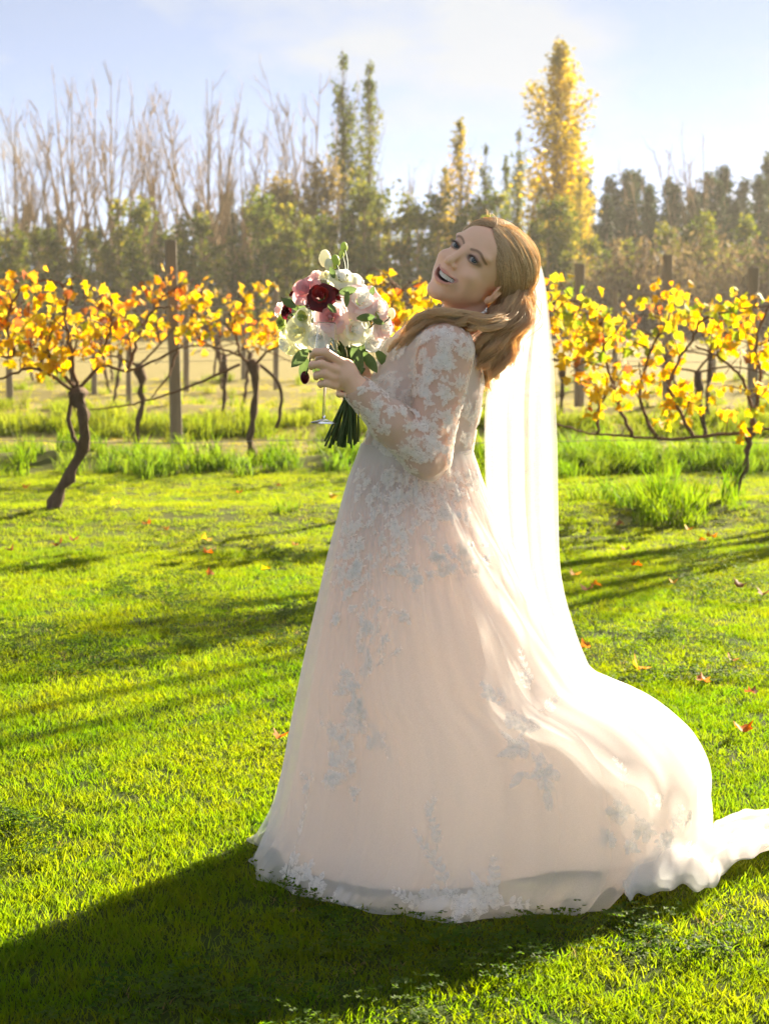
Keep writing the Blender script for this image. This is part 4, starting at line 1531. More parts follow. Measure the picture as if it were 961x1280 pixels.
# lashes
nt = NT('lash')
M_LASH = nt.done(nt.principled((0.02, 0.012, 0.01), 0.6))
for e in EYE:
    mb = MB()
    s = np.sign(e[0])
    for i in range(15):
        t = -1 + 2 * i / 14
        b = e + np.array((t * 0.0128, 0.0128 - 0.005 * t * t, 0.0042 * (1 - t * t) + 0.0002))
        tip = b + np.array((t * 0.004 + s * 0.002, 0.005, 0.0050))
        mb.add(tube([H(*b), H(*((b + tip) / 2 + np.array((0, 0.001, -0.0008)))), H(*tip)], [0.0007, 0.0005, 0.0002], 4, False))
    mb.build('eyelashes', M_LASH, body_ob)
# ------------------------------------------------------------------ hair
nt = NT('hair')
c = nt.attr('col')
c = nt.mix(0.25, c, nt.ramp(nt.noise(220, 2, 0.5, nt.pos()), [(0.3, (0.40, 0.27, 0.13)), (0.7, (0.90, 0.72, 0.44))]))
p_ = nt.principled(c, 0.5, **{'Specular IOR Level': 0.22})
t_ = nt.n('ShaderNodeBsdfTranslucent', {'Color': nt.mix(1.0, c, (1.25, 1.08, 0.75), 'MULTIPLY')}).outputs[0]
M_HAIR = nt.done(nt.n('ShaderNodeMixShader', {'Fac': 0.42, 1: p_, 2: t_}).outputs[0])

hr = random.Random(8)
HAIR_D, HAIR_M, HAIR_L = np.array((0.54, 0.385, 0.215)), np.array((0.88, 0.70, 0.44)), np.array((0.97, 0.87, 0.64))
def hair_col(t):
    return tuple(HAIR_D + (HAIR_M - HAIR_D) * min(1, t * 2) if t < 0.5 else HAIR_M + (HAIR_L - HAIR_M) * (t * 2 - 1))

cap = SDF()
cap.ell(H(0, -0.020, 0.036), np.array((0.081, 0.100, 0.088)) * HS, HR, 0.02)
cap.ell(H(0, -0.062, 0.044), np.array((0.079, 0.078, 0.080)) * HS, HR, 0.02)
cap.ell(H(0, -0.075, -0.012), np.array((0.066, 0.055, 0.055)) * HS, HR, 0.03)
def hairline(z):
    return np.interp(z, [-0.07, -0.035, -0.015, 0.0, 0.03, 0.06, 0.09, 0.13], [-0.055, -0.042, -0.012, 0.018, 0.043, 0.053, 0.062, 0.075])
a, b = cap.bounds(0.01)
CV, CF = surface_net(cap, np.arange(a[0], b[0], 0.004), np.arange(a[1], b[1], 0.004), np.arange(a[2], b[2], 0.004))
fl = Hloc(CV[CF].mean(1))
CV, CF = sub_mesh(CV, CF, fl[:, 1] < hairline(fl[:, 2]) - 0.004)
cme = np_mesh('hair', CV, CF)
vcol(cme, np.tile(HAIR_M * 0.8, (len(CV), 1)))
cme.materials.append(M_HAIR)
hair_ob = link_obj('hair', cme, None, bride)

def cap_point(d, off):
    """point on the hair cap in direction d (head axes) from the skull centre"""
    o = H(0, -0.035, 0.030)
    dw = HR @ np.asarray(d)
    dw /= np.linalg.norm(dw)
    P = o + dw * 0.12 * HS
    return P

def strand_paths(n, root_fn, mid_fn, end_fn, off=(0.001, 0.007)):
    c0 = np.array((0, -0.035, 0.030))
    N = 15
    D = []
    offs = []
    for i in range(n):
        t = hr.random()
        r0, m0, e0 = [np.array(f(t)) - c0 for f in (root_fn, mid_fn, end_fn)]
        j = np.array([hr.gauss(0, 0.004) for _ in range(3)])
        r0, m0, e0 = r0 + j * 0.5, m0 + j * 1.2, e0 + j * 1.5
        for k in range(N):
            s = k / (N - 1)
            D.append(r0 * (1 - s) ** 2 + 2 * m0 * s * (1 - s) + e0 * s * s)
        offs.append((hr.uniform(*off), hr.random()))
    D = np.array(D)
    P = np.array([H(*c0)]) + (D / np.linalg.norm(D, axis=1)[:, None] * 0.115 * HS) @ HR.T
    O = np.repeat([o for o, _ in offs], N) * np.tile(np.sin(np.linspace(0.02, 2.9, N)), n) ** 0.6
    for _ in range(4):
        P = P - cap.grad(P) * (cap.ev(P) - O)[:, None]
    return P.reshape(n, N, 3), [t for _, t in offs]

class Strands:
    """many thin three-sided strands gathered into one mesh, built in numpy"""
    def __init__(self):
        self.V, self.F, self.C, self.n = [], [], [], 0
    def add(self, P, rad, tones):
        P = np.asarray(P, float)                          # (strands, points, 3)
        m, k = P.shape[:2]
        T = np.gradient(P, axis=1)
        T /= np.linalg.norm(T, axis=2)[..., None] + 1e-9
        A = np.cross(T, np.array((0.31, -0.83, 0.46)))
        A /= np.linalg.norm(A, axis=2)[..., None] + 1e-9
        B = np.cross(T, A)
        R_ = np.broadcast_to(np.asarray(rad, float), (m, k))[..., None]
        ring = [P + (A * math.cos(a) + B * math.sin(a)) * R_ for a in (0, 2.0944, 4.1888)]
        V = np.stack(ring, 2).reshape(-1, 3)              # strand, point, side
        idx = (np.arange(m)[:, None, None] * k + np.arange(k - 1)[None, :, None]) * 3
        s0, s1 = np.array([0, 1, 2]), np.array([1, 2, 0])
        F = np.stack([idx + s0, idx + s1, idx + s1 + 3, idx + s0 + 3], -1).reshape(-1, 4)
        self.V.append(V); self.F.append(F + self.n); self.n += len(V)
        self.C.append(np.repeat(np.array([hair_col(min(1, max(0, t))) for t in tones]), k * 3, axis=0))
    def build(self, name):
        me = np_mesh(name, np.concatenate(self.V), np.concatenate(self.F))
        vcol(me, np.concatenate(self.C))
        me.materials.append(M_HAIR)
        return link_obj(name, me, None, hair_ob)
def add_strands(st, P, tones, rad=0.0011, lo=0.0, hi=1.0):
    P = np.asarray(P)
    n = P.shape[1]
    fz = np.cumsum(nrg.normal(0, 0.00035, P.shape), axis=1)
    st.add(P + fz, rad * (0.7 + 0.5 * np.sin(np.pi * np.minimum(1, np.arange(n) / (n - 1) + 0.12))), [lo + (hi - lo) * t for t in tones])
st = Strands()
lerp = lambda a, b, t: tuple(x + (y - x) * t for x, y in zip(a, b))
for s in (-1, 1):
    # front: from the hairline over the temple to behind the ear
    fr_ = lambda t, s=s: lerp((s * 0.004, 0.066, 0.098), (s * 0.066, 0.040, 0.035), t)
    fm_ = lambda t, s=s: lerp((s * 0.085, 0.030, 0.075), (s * 0.088, -0.010, 0.020), t)
    fe_ = lambda t, s=s: lerp((s * 0.070, -0.085, 0.010), (s * 0.062, -0.070, -0.045), t)
    P, T = strand_paths(1100, fr_, fm_, fe_)
    add_strands(st, P, T, 0.0006, 0.05, 0.95)
    # crown: from the parting back to the gathered knot
    gr_ = lambda t, s=s: lerp((s * 0.003, 0.062, 0.102), (s * 0.006, -0.080, 0.118), t)
    gm_ = lambda t, s=s: lerp((s * 0.075, -0.020, 0.110), (s * 0.070, -0.110, 0.080), t)
    ge_ = lambda t, s=s: lerp((s * 0.050, -0.120, 0.010), (s * 0.020, -0.135, 0.000), t)
    P, T = strand_paths(1200, gr_, gm_, ge_)
    add_strands(st, P, T, 0.0006, 0.05, 1.0)
    # between the two: over the side of the head
    kr_ = lambda t, s=s: lerp((s * 0.003, 0.064, 0.101), (s * 0.004, 0.020, 0.116), t)
    km_ = lambda t, s=s: lerp((s * 0.086, 0.022, 0.080), (s * 0.080, -0.030, 0.108), t)
    ke_ = lambda t, s=s: lerp((s * 0.068, -0.088, 0.004), (s * 0.050, -0.120, 0.010), t)
    P, T = strand_paths(900, kr_, km_, ke_)
    add_strands(st, P, T, 0.0006, 0.05, 1.0)
# light face-framing locks lying over the temple
P, T = strand_paths(110, lambda t: lerp((-0.006, 0.068, 0.098), (-0.020, 0.062, 0.096), t), lambda t: lerp((-0.070, 0.040, 0.085), (-0.078, 0.040, 0.055), t), lambda t: lerp((-0.075, -0.05, 0.05), (-0.078, -0.02, -0.01), t), (0.003, 0.010))
add_strands(st, P, T, 0.0006, 0.75, 1.0)
st.build('swept_strands')

def lock(name, guide, width, n, tone, wave=0.008, freq=2.2, taper=0.35, rad=0.0008):
    K = 30
    n = int(n * 2.2)
    Gd = np.array(catmull([L3(*g) for g in guide], 60))
    ph = hr.uniform(0, 6.28)
    NS = 7                                                # ringlets within the lock, each with its own wave and tone
    sid = nrg.integers(0, NS, n)
    sa, sq = nrg.uniform(0, 6.283, NS), np.sqrt(nrg.random(NS)) * 0.75
    sph, stn, sfr = nrg.uniform(0, 6.283, NS), nrg.normal(0, 0.22, NS), nrg.uniform(0.85, 1.15, NS)
    a, q = nrg.uniform(0, 6.283, n), np.abs(nrg.normal(0, 0.24, n))
    q = np.where(nrg.random(n) < 0.08, q * 2.6, q)       # a few strays stand off the lock
    end = nrg.uniform(0.72, 1.0, n)
    t = np.linspace(0, 1, K)[None] * end[:, None]
    g_ = np.stack([np.interp(t, np.linspace(0, 1, 60), Gd[:, m]) for m in range(3)], -1)
    R_ = width * (0.55 + 0.55 * np.sin(np.pi * np.minimum(1.0, 0.15 + t * 0.8))) * (1 - (1 - taper) * np.maximum(0, t - 0.6) / 0.4)
    R_ = R_ * np.minimum(1.0, 0.25 + t / 0.16)
    ph2 = 2 * np.pi * freq * sfr[sid][:, None] * t + sph[sid][:, None] + nrg.normal(0, 0.25, n)[:, None]
    wv, w2 = wave * np.sin(ph2), wave * np.cos(ph2)
    ox = (sq[sid] * np.cos(sa[sid]) + q * np.cos(a))[:, None]
    oy = (sq[sid] * np.sin(sa[sid]) + q * np.sin(a))[:, None]
    P = g_ + np.stack([ox * R_ + wv, oy * R_ * 0.8 + w2, (nrg.normal(0, 0.12, n) + 0.4 * np.sin(sa * 3)[sid])[:, None] * R_], -1)
    P = P + np.cumsum(nrg.normal(0, 0.0004, P.shape), axis=1)
    tone = tone + stn[sid]
    st = Strands()
    st.add(P, rad * (1 - 0.5 * np.linspace(0, 1, K)), tone + nrg.normal(0, 0.12, n))
    return st.build(name)
# wavy locks drawn under the jaw and over the front of the shoulder
lock('front_lock', [(624, 396, 4.25), (604, 397, 4.18), (582, 393, 4.148), (558, 389, 4.137), (538, 392, 4.15), (520, 408, 4.17), (508, 428, 4.19), (497, 447, 4.20)], 0.016, 300, 0.92, 0.010, 2.6)
lock('front_lock', [(620, 401, 4.26), (596, 401, 4.19), (570, 398, 4.17), (545, 396, 4.17), (526, 404, 4.19), (508, 420, 4.21), (494, 436, 4.22), (486, 450, 4.23)], 0.014, 240, 0.8, 0.012, 2.3)
lock('front_lock', [(614, 405, 4.26), (590, 405, 4.21), (566, 402, 4.20), (542, 403, 4.22), (526, 416, 4.24), (514, 436, 4.25)], 0.014, 200, 0.7, 0.010, 2.1)
lock('curl', [(634, 390, 4.25), (618, 396, 4.178), (600, 402, 4.15), (584, 397, 4.145), (572, 405, 4.147), (562, 401, 4.152)], 0.013, 220, 0.7, 0.011, 2.2)
lock('curl', [(638, 392, 4.25), (626, 400, 4.18), (611, 409, 4.158), (597, 407, 4.152), (588, 414, 4.155)], 0.012, 180, 0.9, 0.011, 2.4)
lock('nape_hair', [(642, 364, 4.29), (624, 380, 4.28), (607, 396, 4.27), (592, 410, 4.265)], 0.024, 240, 0.55, 0.006, 1.5)
# hair falling down the back
lock('back_lock', [(650, 350, 4.30), (646, 388, 4.25), (634, 416, 4.24), (624, 446, 4.235), (616, 474, 4.235)], 0.038, 520, 0.85, 0.012, 2.2)
lock('back_lock', [(648, 362, 4.33), (640, 400, 4.33), (626, 430, 4.32), (612, 455, 4.31), (606, 490, 4.30)], 0.034, 360, 0.9, 0.012, 2.0)
lock('back_lock', [(640, 374, 4.27), (626, 398, 4.205), (610, 420, 4.19), (606, 444, 4.20), (602, 462, 4.21)], 0.022, 320, 0.75, 0.012, 2.3)
lock('back_lock', [(654, 330, 4.29), (661, 356, 4.30), (655, 390, 4.285), (646, 424, 4.275), (634, 458, 4.265)], 0.020, 260, 0.8, 0.010, 2.1)  # extra lock added to shade the sunlit hair behind the ear
# flyaway wisps on the brow
mb = MB()
for i in range(8):
    r0 = H(hr.gauss(-0.005, 0.025), 0.056 + hr.gauss(0, 0.008), 0.104)
    d = HR @ np.array((hr.gauss(0.2, 0.5), hr.uniform(0.1, 1.0), hr.uniform(0.2, 0.9)))
    L_ = hr.uniform(0.008, 0.022)
    mb.add(tube([r0, r0 + d * L_ * 0.5 + HR[:, 2] * 0.004, r0 + d * L_], [0.0006, 0.0005, 0.0003], 3, False), hair_col(0.8))
mb.build('flyaway_wisps', M_HAIR, hair_ob, col=True)

# drop earring
nt = NT('pearl'); M_PEARL = nt.done(nt.principled((0.80, 0.76, 0.70), 0.2, **{'Specular IOR Level': 0.7}))
nt = NT('silver'); M_SILVER = nt.done(nt.principled((0.75, 0.73, 0.70), 0.2, Metallic=1.0))
mb = MB()
e0 = H(-0.082, -0.002, -0.050)
ear = link_obj('earring', tube([e0, e0 + np.array((-0.004, -0.006, -0.012))], 0.0022, 6), M_SILVER, bride)
for k, (dx, dz, rr) in enumerate(((-0.004, -0.012, 0.0042), (-0.010, -0.016, 0.0036), (-0.016, -0.018, 0.0036), (-0.008, -0.022, 0.0034))):
    bm = bmesh.new(); bmesh.ops.create_icosphere(bm, subdivisions=2, radius=rr)
    bmesh.ops.translate(bm, verts=bm.verts, vec=Vector(e0) + Vector((dx, -0.006, dz)))
    me = bpy.data.meshes.new('bead'); bm.to_mesh(me); bm.free()
    me.polygons.foreach_set('use_smooth', [True] * len(me.polygons)); me.materials.append(M_PEARL)
    link_obj('bead', me, None, ear)
# ------------------------------------------------------------------ gown: skirt, lining, bodice, sleeves, lace, train, veil
def cloth(name, col, trans, fac, alpha=None, weave=900, rough=0.8):
    nt = NT(name)
    n = nt.noise(weave, 2, 0.5, nt.objco())
    c = nt.mix(0.12, col, nt.ramp(n, [(0.3, tuple(x * 0.75 for x in col)), (0.7, tuple(min(1, x * 1.1) for x in col))]))
    d = nt.n('ShaderNodeBsdfDiffuse', {'Color': c, 'Roughness': 0.5}).outputs[0]
    t = nt.n('ShaderNodeBsdfTranslucent', {'Color': trans}).outputs[0]
    s = nt.n('ShaderNodeMixShader', {'Fac': fac, 1: d, 2: t}).outputs[0]
    if alpha is not None:
        tr_ = nt.n('ShaderNodeBsdfTransparent').outputs[0]
        av = nt.math('ADD', nt.math('MULTIPLY', nt.math('SUBTRACT', n, 0.5), 0.3), alpha)
        s = nt.n('ShaderNodeMixShader', {'Fac': av, 1: tr_, 2: s}).outputs[0]
    return nt.done(s)
M_LINING = cloth('peach_lining', (0.90, 0.81, 0.75), (0.97, 0.90, 0.83), 0.45)
M_TULLE = cloth('white_tulle', (0.92, 0.91, 0.90), (0.95, 0.94, 0.93), 0.52, 0.45)
M_VEIL = cloth('veil_tulle', (0.93, 0.93, 0.93), (0.96, 0.95, 0.94), 0.5, 0.30)
M_MESH = cloth('sheer_mesh', (0.86, 0.78, 0.73), (0.86, 0.78, 0.72), 0.4, 0.52)
M_BODICE = cloth('ivory_satin', (0.84, 0.76, 0.70), (0.84, 0.74, 0.66), 0.3)
def lace_material():
    """corded lace: opaque ridges, finer net between them"""
    nt = NT('lace')
    p = nt.objco()
    e = nt.n('ShaderNodeTexVoronoi', {'Vector': p, 'Scale': 230.0}, feature='DISTANCE_TO_EDGE').outputs['Distance']
    rid = nt.ramp(e, [(0.02, (1, 1, 1)), (0.22, (0.0, 0.0, 0.0))])
    big = nt.ramp(nt.noise(70, 3, 0.6, p), [(0.38, (0, 0, 0)), (0.55, (1, 1, 1))])
    al = nt.math('ADD', nt.math('MULTIPLY', nt.math('MAXIMUM', rid, big), 0.45), 0.35)
    d = nt.n('ShaderNodeBsdfDiffuse', {'Color': (0.97, 0.94, 0.90)}).outputs[0]
    t = nt.n('ShaderNodeBsdfTranslucent', {'Color': (0.97, 0.94, 0.90)}).outputs[0]
    s = nt.n('ShaderNodeMixShader', {'Fac': 0.42, 1: d, 2: t}).outputs[0]
    tr_ = nt.n('ShaderNodeBsdfTransparent').outputs[0]
    return nt.done(nt.n('ShaderNodeMixShader', {'Fac': al, 1: tr_, 2: s}).outputs[0])
M_LACE = lace_material()

# profile of the skirt against the photograph: pixel row, left edge, right edge, depth in front of / behind the middle
PROF = np.array([(556, 453, 586, .125, .125), (578, 446, 592, .14, .14), (602, 439, 598, .16, .15), (640, 429, 613, .20, .19), (700, 414, 640, .25, .24), (760, 401, 672, .30, .30),
    (815, 389, 708, .335, .35), (848, 382, 742, .36, .38), (872, 377, 798, .38, .41), (905, 370, 842, .405, .43), (945, 362, 868, .43, .45),
    (990, 352, 881, .45, .46), (1030, 340, 879, .465, .46), (1060, 328, 862, .475, .45), (1083, 320, 835, .485, .43)])
pz = np.array([W(480, q[0], YB).z for q in PROF])
pl = np.array([W(q[1], 700, YB).x for q in PROF])
pr = np.array([W(q[2], 700, YB).x for q in PROF])
pv = (pz[0] - pz) / (pz[0] - pz[-1])
def pch(x, X, Yv):
    """monotone-ish smooth interpolation of the profile"""
    m = np.gradient(Yv, X)
    k = np.clip(np.searchsorted(X, x) - 1, 0, len(X) - 2)
    h = X[k + 1] - X[k]
    t = np.clip((x - X[k]) / h, 0, 1)
    return (2 * t**3 - 3 * t**2 + 1) * Yv[k] + (t**3 - 2 * t**2 + t) * h * m[k] + (-2 * t**3 + 3 * t**2) * Yv[k + 1] + (t**3 - t**2) * h * m[k + 1]

def sstep(a, b, x):
    t = np.clip((x - a) / (b - a), 0, 1)
    return t * t * (3 - 2 * t)

def skirt(u, v, off=0.0, phase=0.0, fold=1.0):
    """gown surface; u round the body (0.75 faces the camera), v from waist to hem"""
    u, v = np.broadcast_arrays(np.asarray(u, float), np.asarray(v, float))
    ph = u * 2 * np.pi
    vv = np.clip(v, 0, 1)
    z = pch(vv, pv, pz)
    xl, xr = pch(vv, pv, pl), pch(vv, pv, pr)
    yf, yb = pch(vv, pv, PROF[:, 3]), pch(vv, pv, PROF[:, 4])
    cx, a = (xl + xr) / 2, (xr - xl) / 2
    s, c = np.sin(ph), np.cos(ph)
    b = np.where(s < 0, yf, yb)
    billow = sstep(0.55, 0.75, vv) * sstep(0.2, 0.8, c)
    f = vv ** 1.4 * (0.013 * np.sin(7 * ph + 1.1 + phase) + 0.011 * np.sin(13 * ph + 2.0 * vv + phase * 2) + 0.0045 * np.sin(24 * ph + 4 * vv) + 0.002 * np.sin(41 * ph + 2 + 3 * vv)) * (1 - 0.6 * billow)
    # gathers running from the waist towards the wind-blown side
    w = np.exp(-((vv - 0.27) / 0.17) ** 2)
    for k, (amp, wd) in enumerate(((0.020, 0.10), (0.024, 0.09), (0.018, 0.10), (0.014, 0.10))):
        line = 4.72 + 1.55 * (vv - 0.08) + 0.30 * k
        d = (ph - line) / wd
        f = f + amp * w * np.exp(-d * d)
    # big drape: cloth pulled over from the hip to the billow
    line = np.interp(vv, [0.0, 0.15, 0.35, 0.5, 0.64, 0.8], [4.10, 4.22, 4.50, 4.74, 5.10, 5.55])
    d = ph - line
    f = f + 0.020 * sstep(0.05, 0.25, vv) * (1 - sstep(0.72, 0.86, vv)) * sstep(-0.10, 0.24, d) * np.exp(-np.clip(d, 0, 9) / 0.8)
    d2 = ph - np.interp(vv, [0.5, 0.66, 0.8, 0.9], [5.0, 5.28, 5.52, 5.62])
    f = f + 0.010 * sstep(0.5, 0.62, vv) * (1 - sstep(0.84, 0.93, vv)) * np.exp(-(d2 / 0.22) ** 2)
    # fine gathers of the tulle, deepest below the waist
    f = f + (0.0030 * np.exp(-vv / 0.35) + 0.0016 * (1 - billow)) * np.sin(47 * ph + 5 * np.sin(3 * ph) + 2 * phase) * sstep(0.02, 0.1, vv)
    # creases blown across the billow
    f = f + billow * (1 - sstep(0.9, 1, vv)) * 0.006 * np.sin(30 * vv + 6 * ph + 1.5 * np.sin(9 * ph))
    # hem flutter
    f = f + sstep(0.86, 1.0, vv) * (0.012 * np.sin(11 * ph + 0.6 + phase) + 0.010 * np.sin(19 * ph + 2 + phase))
    f = f * fold + off
    x = cx + (a + f) * c
    y = YB + (b + f) * s
    lift = 0.055 * np.exp(-((ph - 5.52) / 0.33) ** 2) + 0.02 * np.exp(-((ph - 3.5) / 0.2) ** 2)
    z = z + sstep(0.82, 1.0, vv) * lift + (v - vv) * (-0.9)
    z = z + sstep(0.9, 1.0, vv) * 0.007 * np.sin(15 * ph + phase) + 0.004
    return np.stack([x, y, np.maximum(z, 0.012)], -1)

def grid_mesh(name, fn, nu, nv, v0=0.0, v1=1.0, closed=True):
    uu = np.linspace(0, 1, nu, endpoint=not closed)
    vv = np.linspace(v0, v1, nv)
    U, Vv = np.meshgrid(uu, vv)
    P = fn(U, Vv).reshape(-1, 3)
    i, j = np.meshgrid(np.arange(nv - 1), np.arange(nu if closed else nu - 1), indexing='ij')
    j2 = (j + 1) % nu
    F = np.stack([i * nu + j, i * nu + j2, (i + 1) * nu + j2, (i + 1) * nu + j], -1).reshape(-1, 4)
    return np_mesh(name, P, F[:, ::-1])

TOFF = lambda v: 0.004 + 0.016 * np.clip(np.asarray(v) * 1.6, 0, 1)
gown = link_obj('gown', grid_mesh('gown', lambda u, v: skirt(u, v, TOFF(v), 0.0), 560, 180), M_TULLE, bride)
link_obj('tulle_layer', grid_mesh('tulle_layer', lambda u, v: skirt(u, v, 0.002 + 0.006 * np.clip(v * 2, 0, 1), 1.7, 1.15), 480, 140, 0, 0.985), M_TULLE, gown)
def lin(u, v):
    ph = u * 2 * np.pi
    short = 0.06 + 0.05 * np.exp(-((ph - 5.0) / 0.55) ** 2)
    return skirt(u, v * (1 - short), -0.016 * np.clip(v * 1.6, 0, 1), 0.5, 0.8)
link_obj('lining', grid_mesh('lining', lin, 260, 130), M_LINING, gown)

# ---- bodice and sleeves grown from the body surface
torso = SDF(); torso.p = body.p[:NTORSO - 1] + [body.p[NTORSO]]
torso2 = SDF(); torso2.p = body.p[:NTORSO - 1]
a, b = torso2.bounds(0.03)
TV, TF = surface_net(torso2, np.arange(a[0], b[0], 0.005), np.arange(a[1], b[1], 0.005), np.arange(a[2], b[2], 0.005), 0.007)
TV = smooth_mesh(TV, TF, 2)
fc = TV[TF].mean(1)
zneck = L3(0, 404, YB)[2] - 0.05 * np.clip((0.10 - fc[:, 0]) / 0.12, 0, 1)
TV, TF = sub_mesh(TV, TF, (fc[:, 2] < zneck) & (fc[:, 2] > pz[0] - 0.05))
n1 = np_noise(TV[:, 0] * 1 + TV[:, 1], TV[:, 2], 30, 4) if 'np_noise' in globals() else 0
link_obj('bodice', np_mesh('bodice', TV, TF), M_BODICE, gown)
M_SLEEVE = M_MESH
def sleeve(prims, name, cut):
    sd = SDF(); sd.p = prims
    a, b = sd.bounds(0.03)
    SV, SF = surface_net(sd, np.arange(a[0], b[0], 0.004), np.arange(a[1], b[1], 0.004), np.arange(a[2], b[2], 0.004), 0.008)
    SV = smooth_mesh(SV, SF, 2)
    fc = SV[SF].mean(1)
    SV, SF = sub_mesh(SV, SF, cut(fc))
    # soft crumples across the arm
    N_ = sd.grad(SV)
    wv = np.sin(SV[:, 2] * 95 + np.sin(SV[:, 0] * 60) * 1.5) * 0.5 + np.sin(SV[:, 2] * 41 - SV[:, 0] * 70) * 0.5
    return sd, link_obj(name, np_mesh(name, SV + N_ * wv[:, None] * (0.0018 + 0.0035 * np.exp(-(np.linalg.norm(SV - prims[1][1], axis=1) / 0.09) ** 2))[:, None], SF), M_SLEEVE, gown)
ARM1 = body.p[NTORSO:NARM]
wdir = (WR - EL) / np.linalg.norm(WR - EL)
near_sd, sl1 = sleeve(ARM1, 'sleeve', lambda f: ((f - WR) @ wdir) < 0.022)
wdir2 = (WR2 - EL2) / np.linalg.norm(WR2 - EL2)
far_sd, sl2 = sleeve(body.p[NARM:NARM2], 'sleeve', lambda f: ((f - WR2) @ wdir2) < 0.015)

# ---- lace: petals, leaves and sprigs laid on the cloth
lr = random.Random(31)
def motif_petal(cx, cy, ang, ln, wd):
    """fan of a scalloped petal; returns (x, y, lift) and faces"""
    V = [(cx, cy, 0.0)]
    m = 9
    for i in range(m):
        t = -1 + 2 * i / (m - 1)
        r = ln * (1 - 0.30 * t * t) * (1 + 0.07 * math.cos(t * 9))
        x, y = r * math.cos(t * wd), r * math.sin(t * wd)
        V.append((cx + x * math.cos(ang) - y * math.sin(ang), cy + x * math.sin(ang) + y * math.cos(ang), 0.10 * ln))
    mid = [((V[0][0] + v[0]) / 2, (V[0][1] + v[1]) / 2, 0.14 * ln) for v in V[1:]]
    V += mid
    F = []
    for i in range(1, m):
        F += [(0, i + m, i + m + 1), (i + m, i, i + 1, i + m + 1)]
    return V, F
def motif_flower(cx, cy, r):
    """ragged two-ring lace rose with a few leaves tucked under it"""
    out = []
    a0 = lr.uniform(0, 6.28)
    for k in range(lr.randint(2, 3)):
        an = lr.uniform(0, 6.28)
        out.append(motif_leaf(cx + math.cos(an) * r * 0.5, cy + math.sin(an) * r * 0.5, an, r * lr.uniform(0.7, 1.0), r * 0.42))
    n = lr.randint(5, 7)
    for k in range(n):
        out.append(motif_petal(cx, cy, a0 + k * 2 * math.pi / n + lr.gauss(0, .15), r * lr.uniform(0.62, 1.0), 3.3 / n))
    for k in range(5):
        out.append(motif_petal(cx + lr.gauss(0, r * .05), cy + lr.gauss(0, r * .05), a0 + k * 1.257 + 0.5, r * lr.uniform(0.35, 0.55), 0.62))
    return out
def motif_leaf(cx, cy, ang, ln, wd):
    pts = [(0, 0), (0.25, 0.42), (0.55, 0.5), (0.82, 0.3), (1, 0), (0.82, -0.3), (0.55, -0.5), (0.25, -0.42)]
    V = [(ln * 0.5, 0, 0.0012)] + [(x * ln, y * wd, 0.001) for x, y in pts]
    V = [(cx + x * math.cos(ang) - y * math.sin(ang), cy + x * math.sin(ang) + y * math.cos(ang), h) for x, y, h in V]
    return V, [(0, i, i % 8 + 1) for i in range(1, 9)]
def motif_sprig(cx, cy, ang, n, ln, curve):
    out = []
    x, y = cx, cy
    for k in range(n):
        nx_, ny_ = x + math.cos(ang) * ln * 0.7, y + math.sin(ang) * ln * 0.7
        w = 0.0016
        px_, py_ = -math.sin(ang) * w, math.cos(ang) * w
        out.append(([(x - px_, y - py_, 0.001), (x + px_, y + py_, 0.001), (nx_ + px_, ny_ + py_, 0.001), (nx_ - px_, ny_ - py_, 0.001)], [(0, 1, 2, 3)]))
        s = ln * (1 - 0.55 * k / n)
        out.append(motif_leaf(nx_, ny_, ang + lr.uniform(0.5, 0.95), s, s * 0.5))
        out.append(motif_leaf(nx_, ny_, ang - lr.uniform(0.5, 0.95), s, s * 0.5))
        x, y = nx_, ny_
        ang += curve
    out.append(motif_leaf(x, y, ang, ln * 0.6, ln * 0.28))
    return out
def merge(parts):
    V, F = [], []
    for v, f in parts:
        o = len(V)
        V += v
        F += [tuple(i + o for i in q) for q in f]
    return np.array(V), F

# pixel -> gown parameters, on the side that faces the camera
_U, _V = np.meshgrid(np.linspace(0.47, 1.03, 281), np.linspace(0.0, 0.995, 260))
_S = skirt(_U, _V, TOFF(_V))
_PX = proj(_S)
_ok = np.concatenate([np.gradient(_S, axis=1)[..., 1:2] * 0], -1)
def px_uv(px, py):
    d = (_PX[..., 0] - px) ** 2 + (_PX[..., 1] - py) ** 2
    # prefer the surface nearest the camera
    d = d + 0.0 * _S[..., 1]
    i = np.unravel_index(np.argmin(d), d.shape)
    return _U[i], _V[i]
def on_skirt(parts, px, py, off=0.003):
    u0, v0 = px_uv(px, py)
    V, F = merge(parts)
    o = lambda v: off + TOFF(v)
    e = 0.002
    Su = (skirt(u0 + e, v0, o(v0)) - skirt(u0 - e, v0, o(v0))) / (2 * e)
    Sv = (skirt(u0, min(v0 + e, 1), o(v0)) - skirt(u0, v0 - e, o(v0))) / (min(v0 + e, 1) - v0 + e)
    t1 = Su / np.linalg.norm(Su)
    if t1[0] < 0: t1 = -t1
    nrm = np.cross(Su, Sv); nrm /= np.linalg.norm(nrm)
    if nrm[1] > 0: nrm = -nrm
    t2 = Sv - (Sv @ t1) * t1
    t2 = -t2 / np.linalg.norm(t2)                         # up the skirt
    A = np.stack([Su, Sv], 1)
    tgt = V[:, :1] * t1 + V[:, 1:2] * t2
    duv = tgt @ np.linalg.pinv(A).T
    v_ = np.clip(v0 + duv[:, 1], 0.0, 0.999)
    P = skirt(u0 + duv[:, 0], v_, o(v_))
    return [tuple(p) for p in P + nrm * V[:, 2:3]], F
def applique(name_px, label=None):
    mb = MB()
    for parts, px, py in name_px:
        mb.add(on_skirt(parts, px, py))
    o = mb.build('lace_applique', M_LACE, gown)
    o['kind'] = 'stuff'
    if label: o['label'] = label
    return o
fl, sp, lf = motif_flower, motif_sprig, (lambda *a: [motif_leaf(*a)])
U_ = lr.uniform
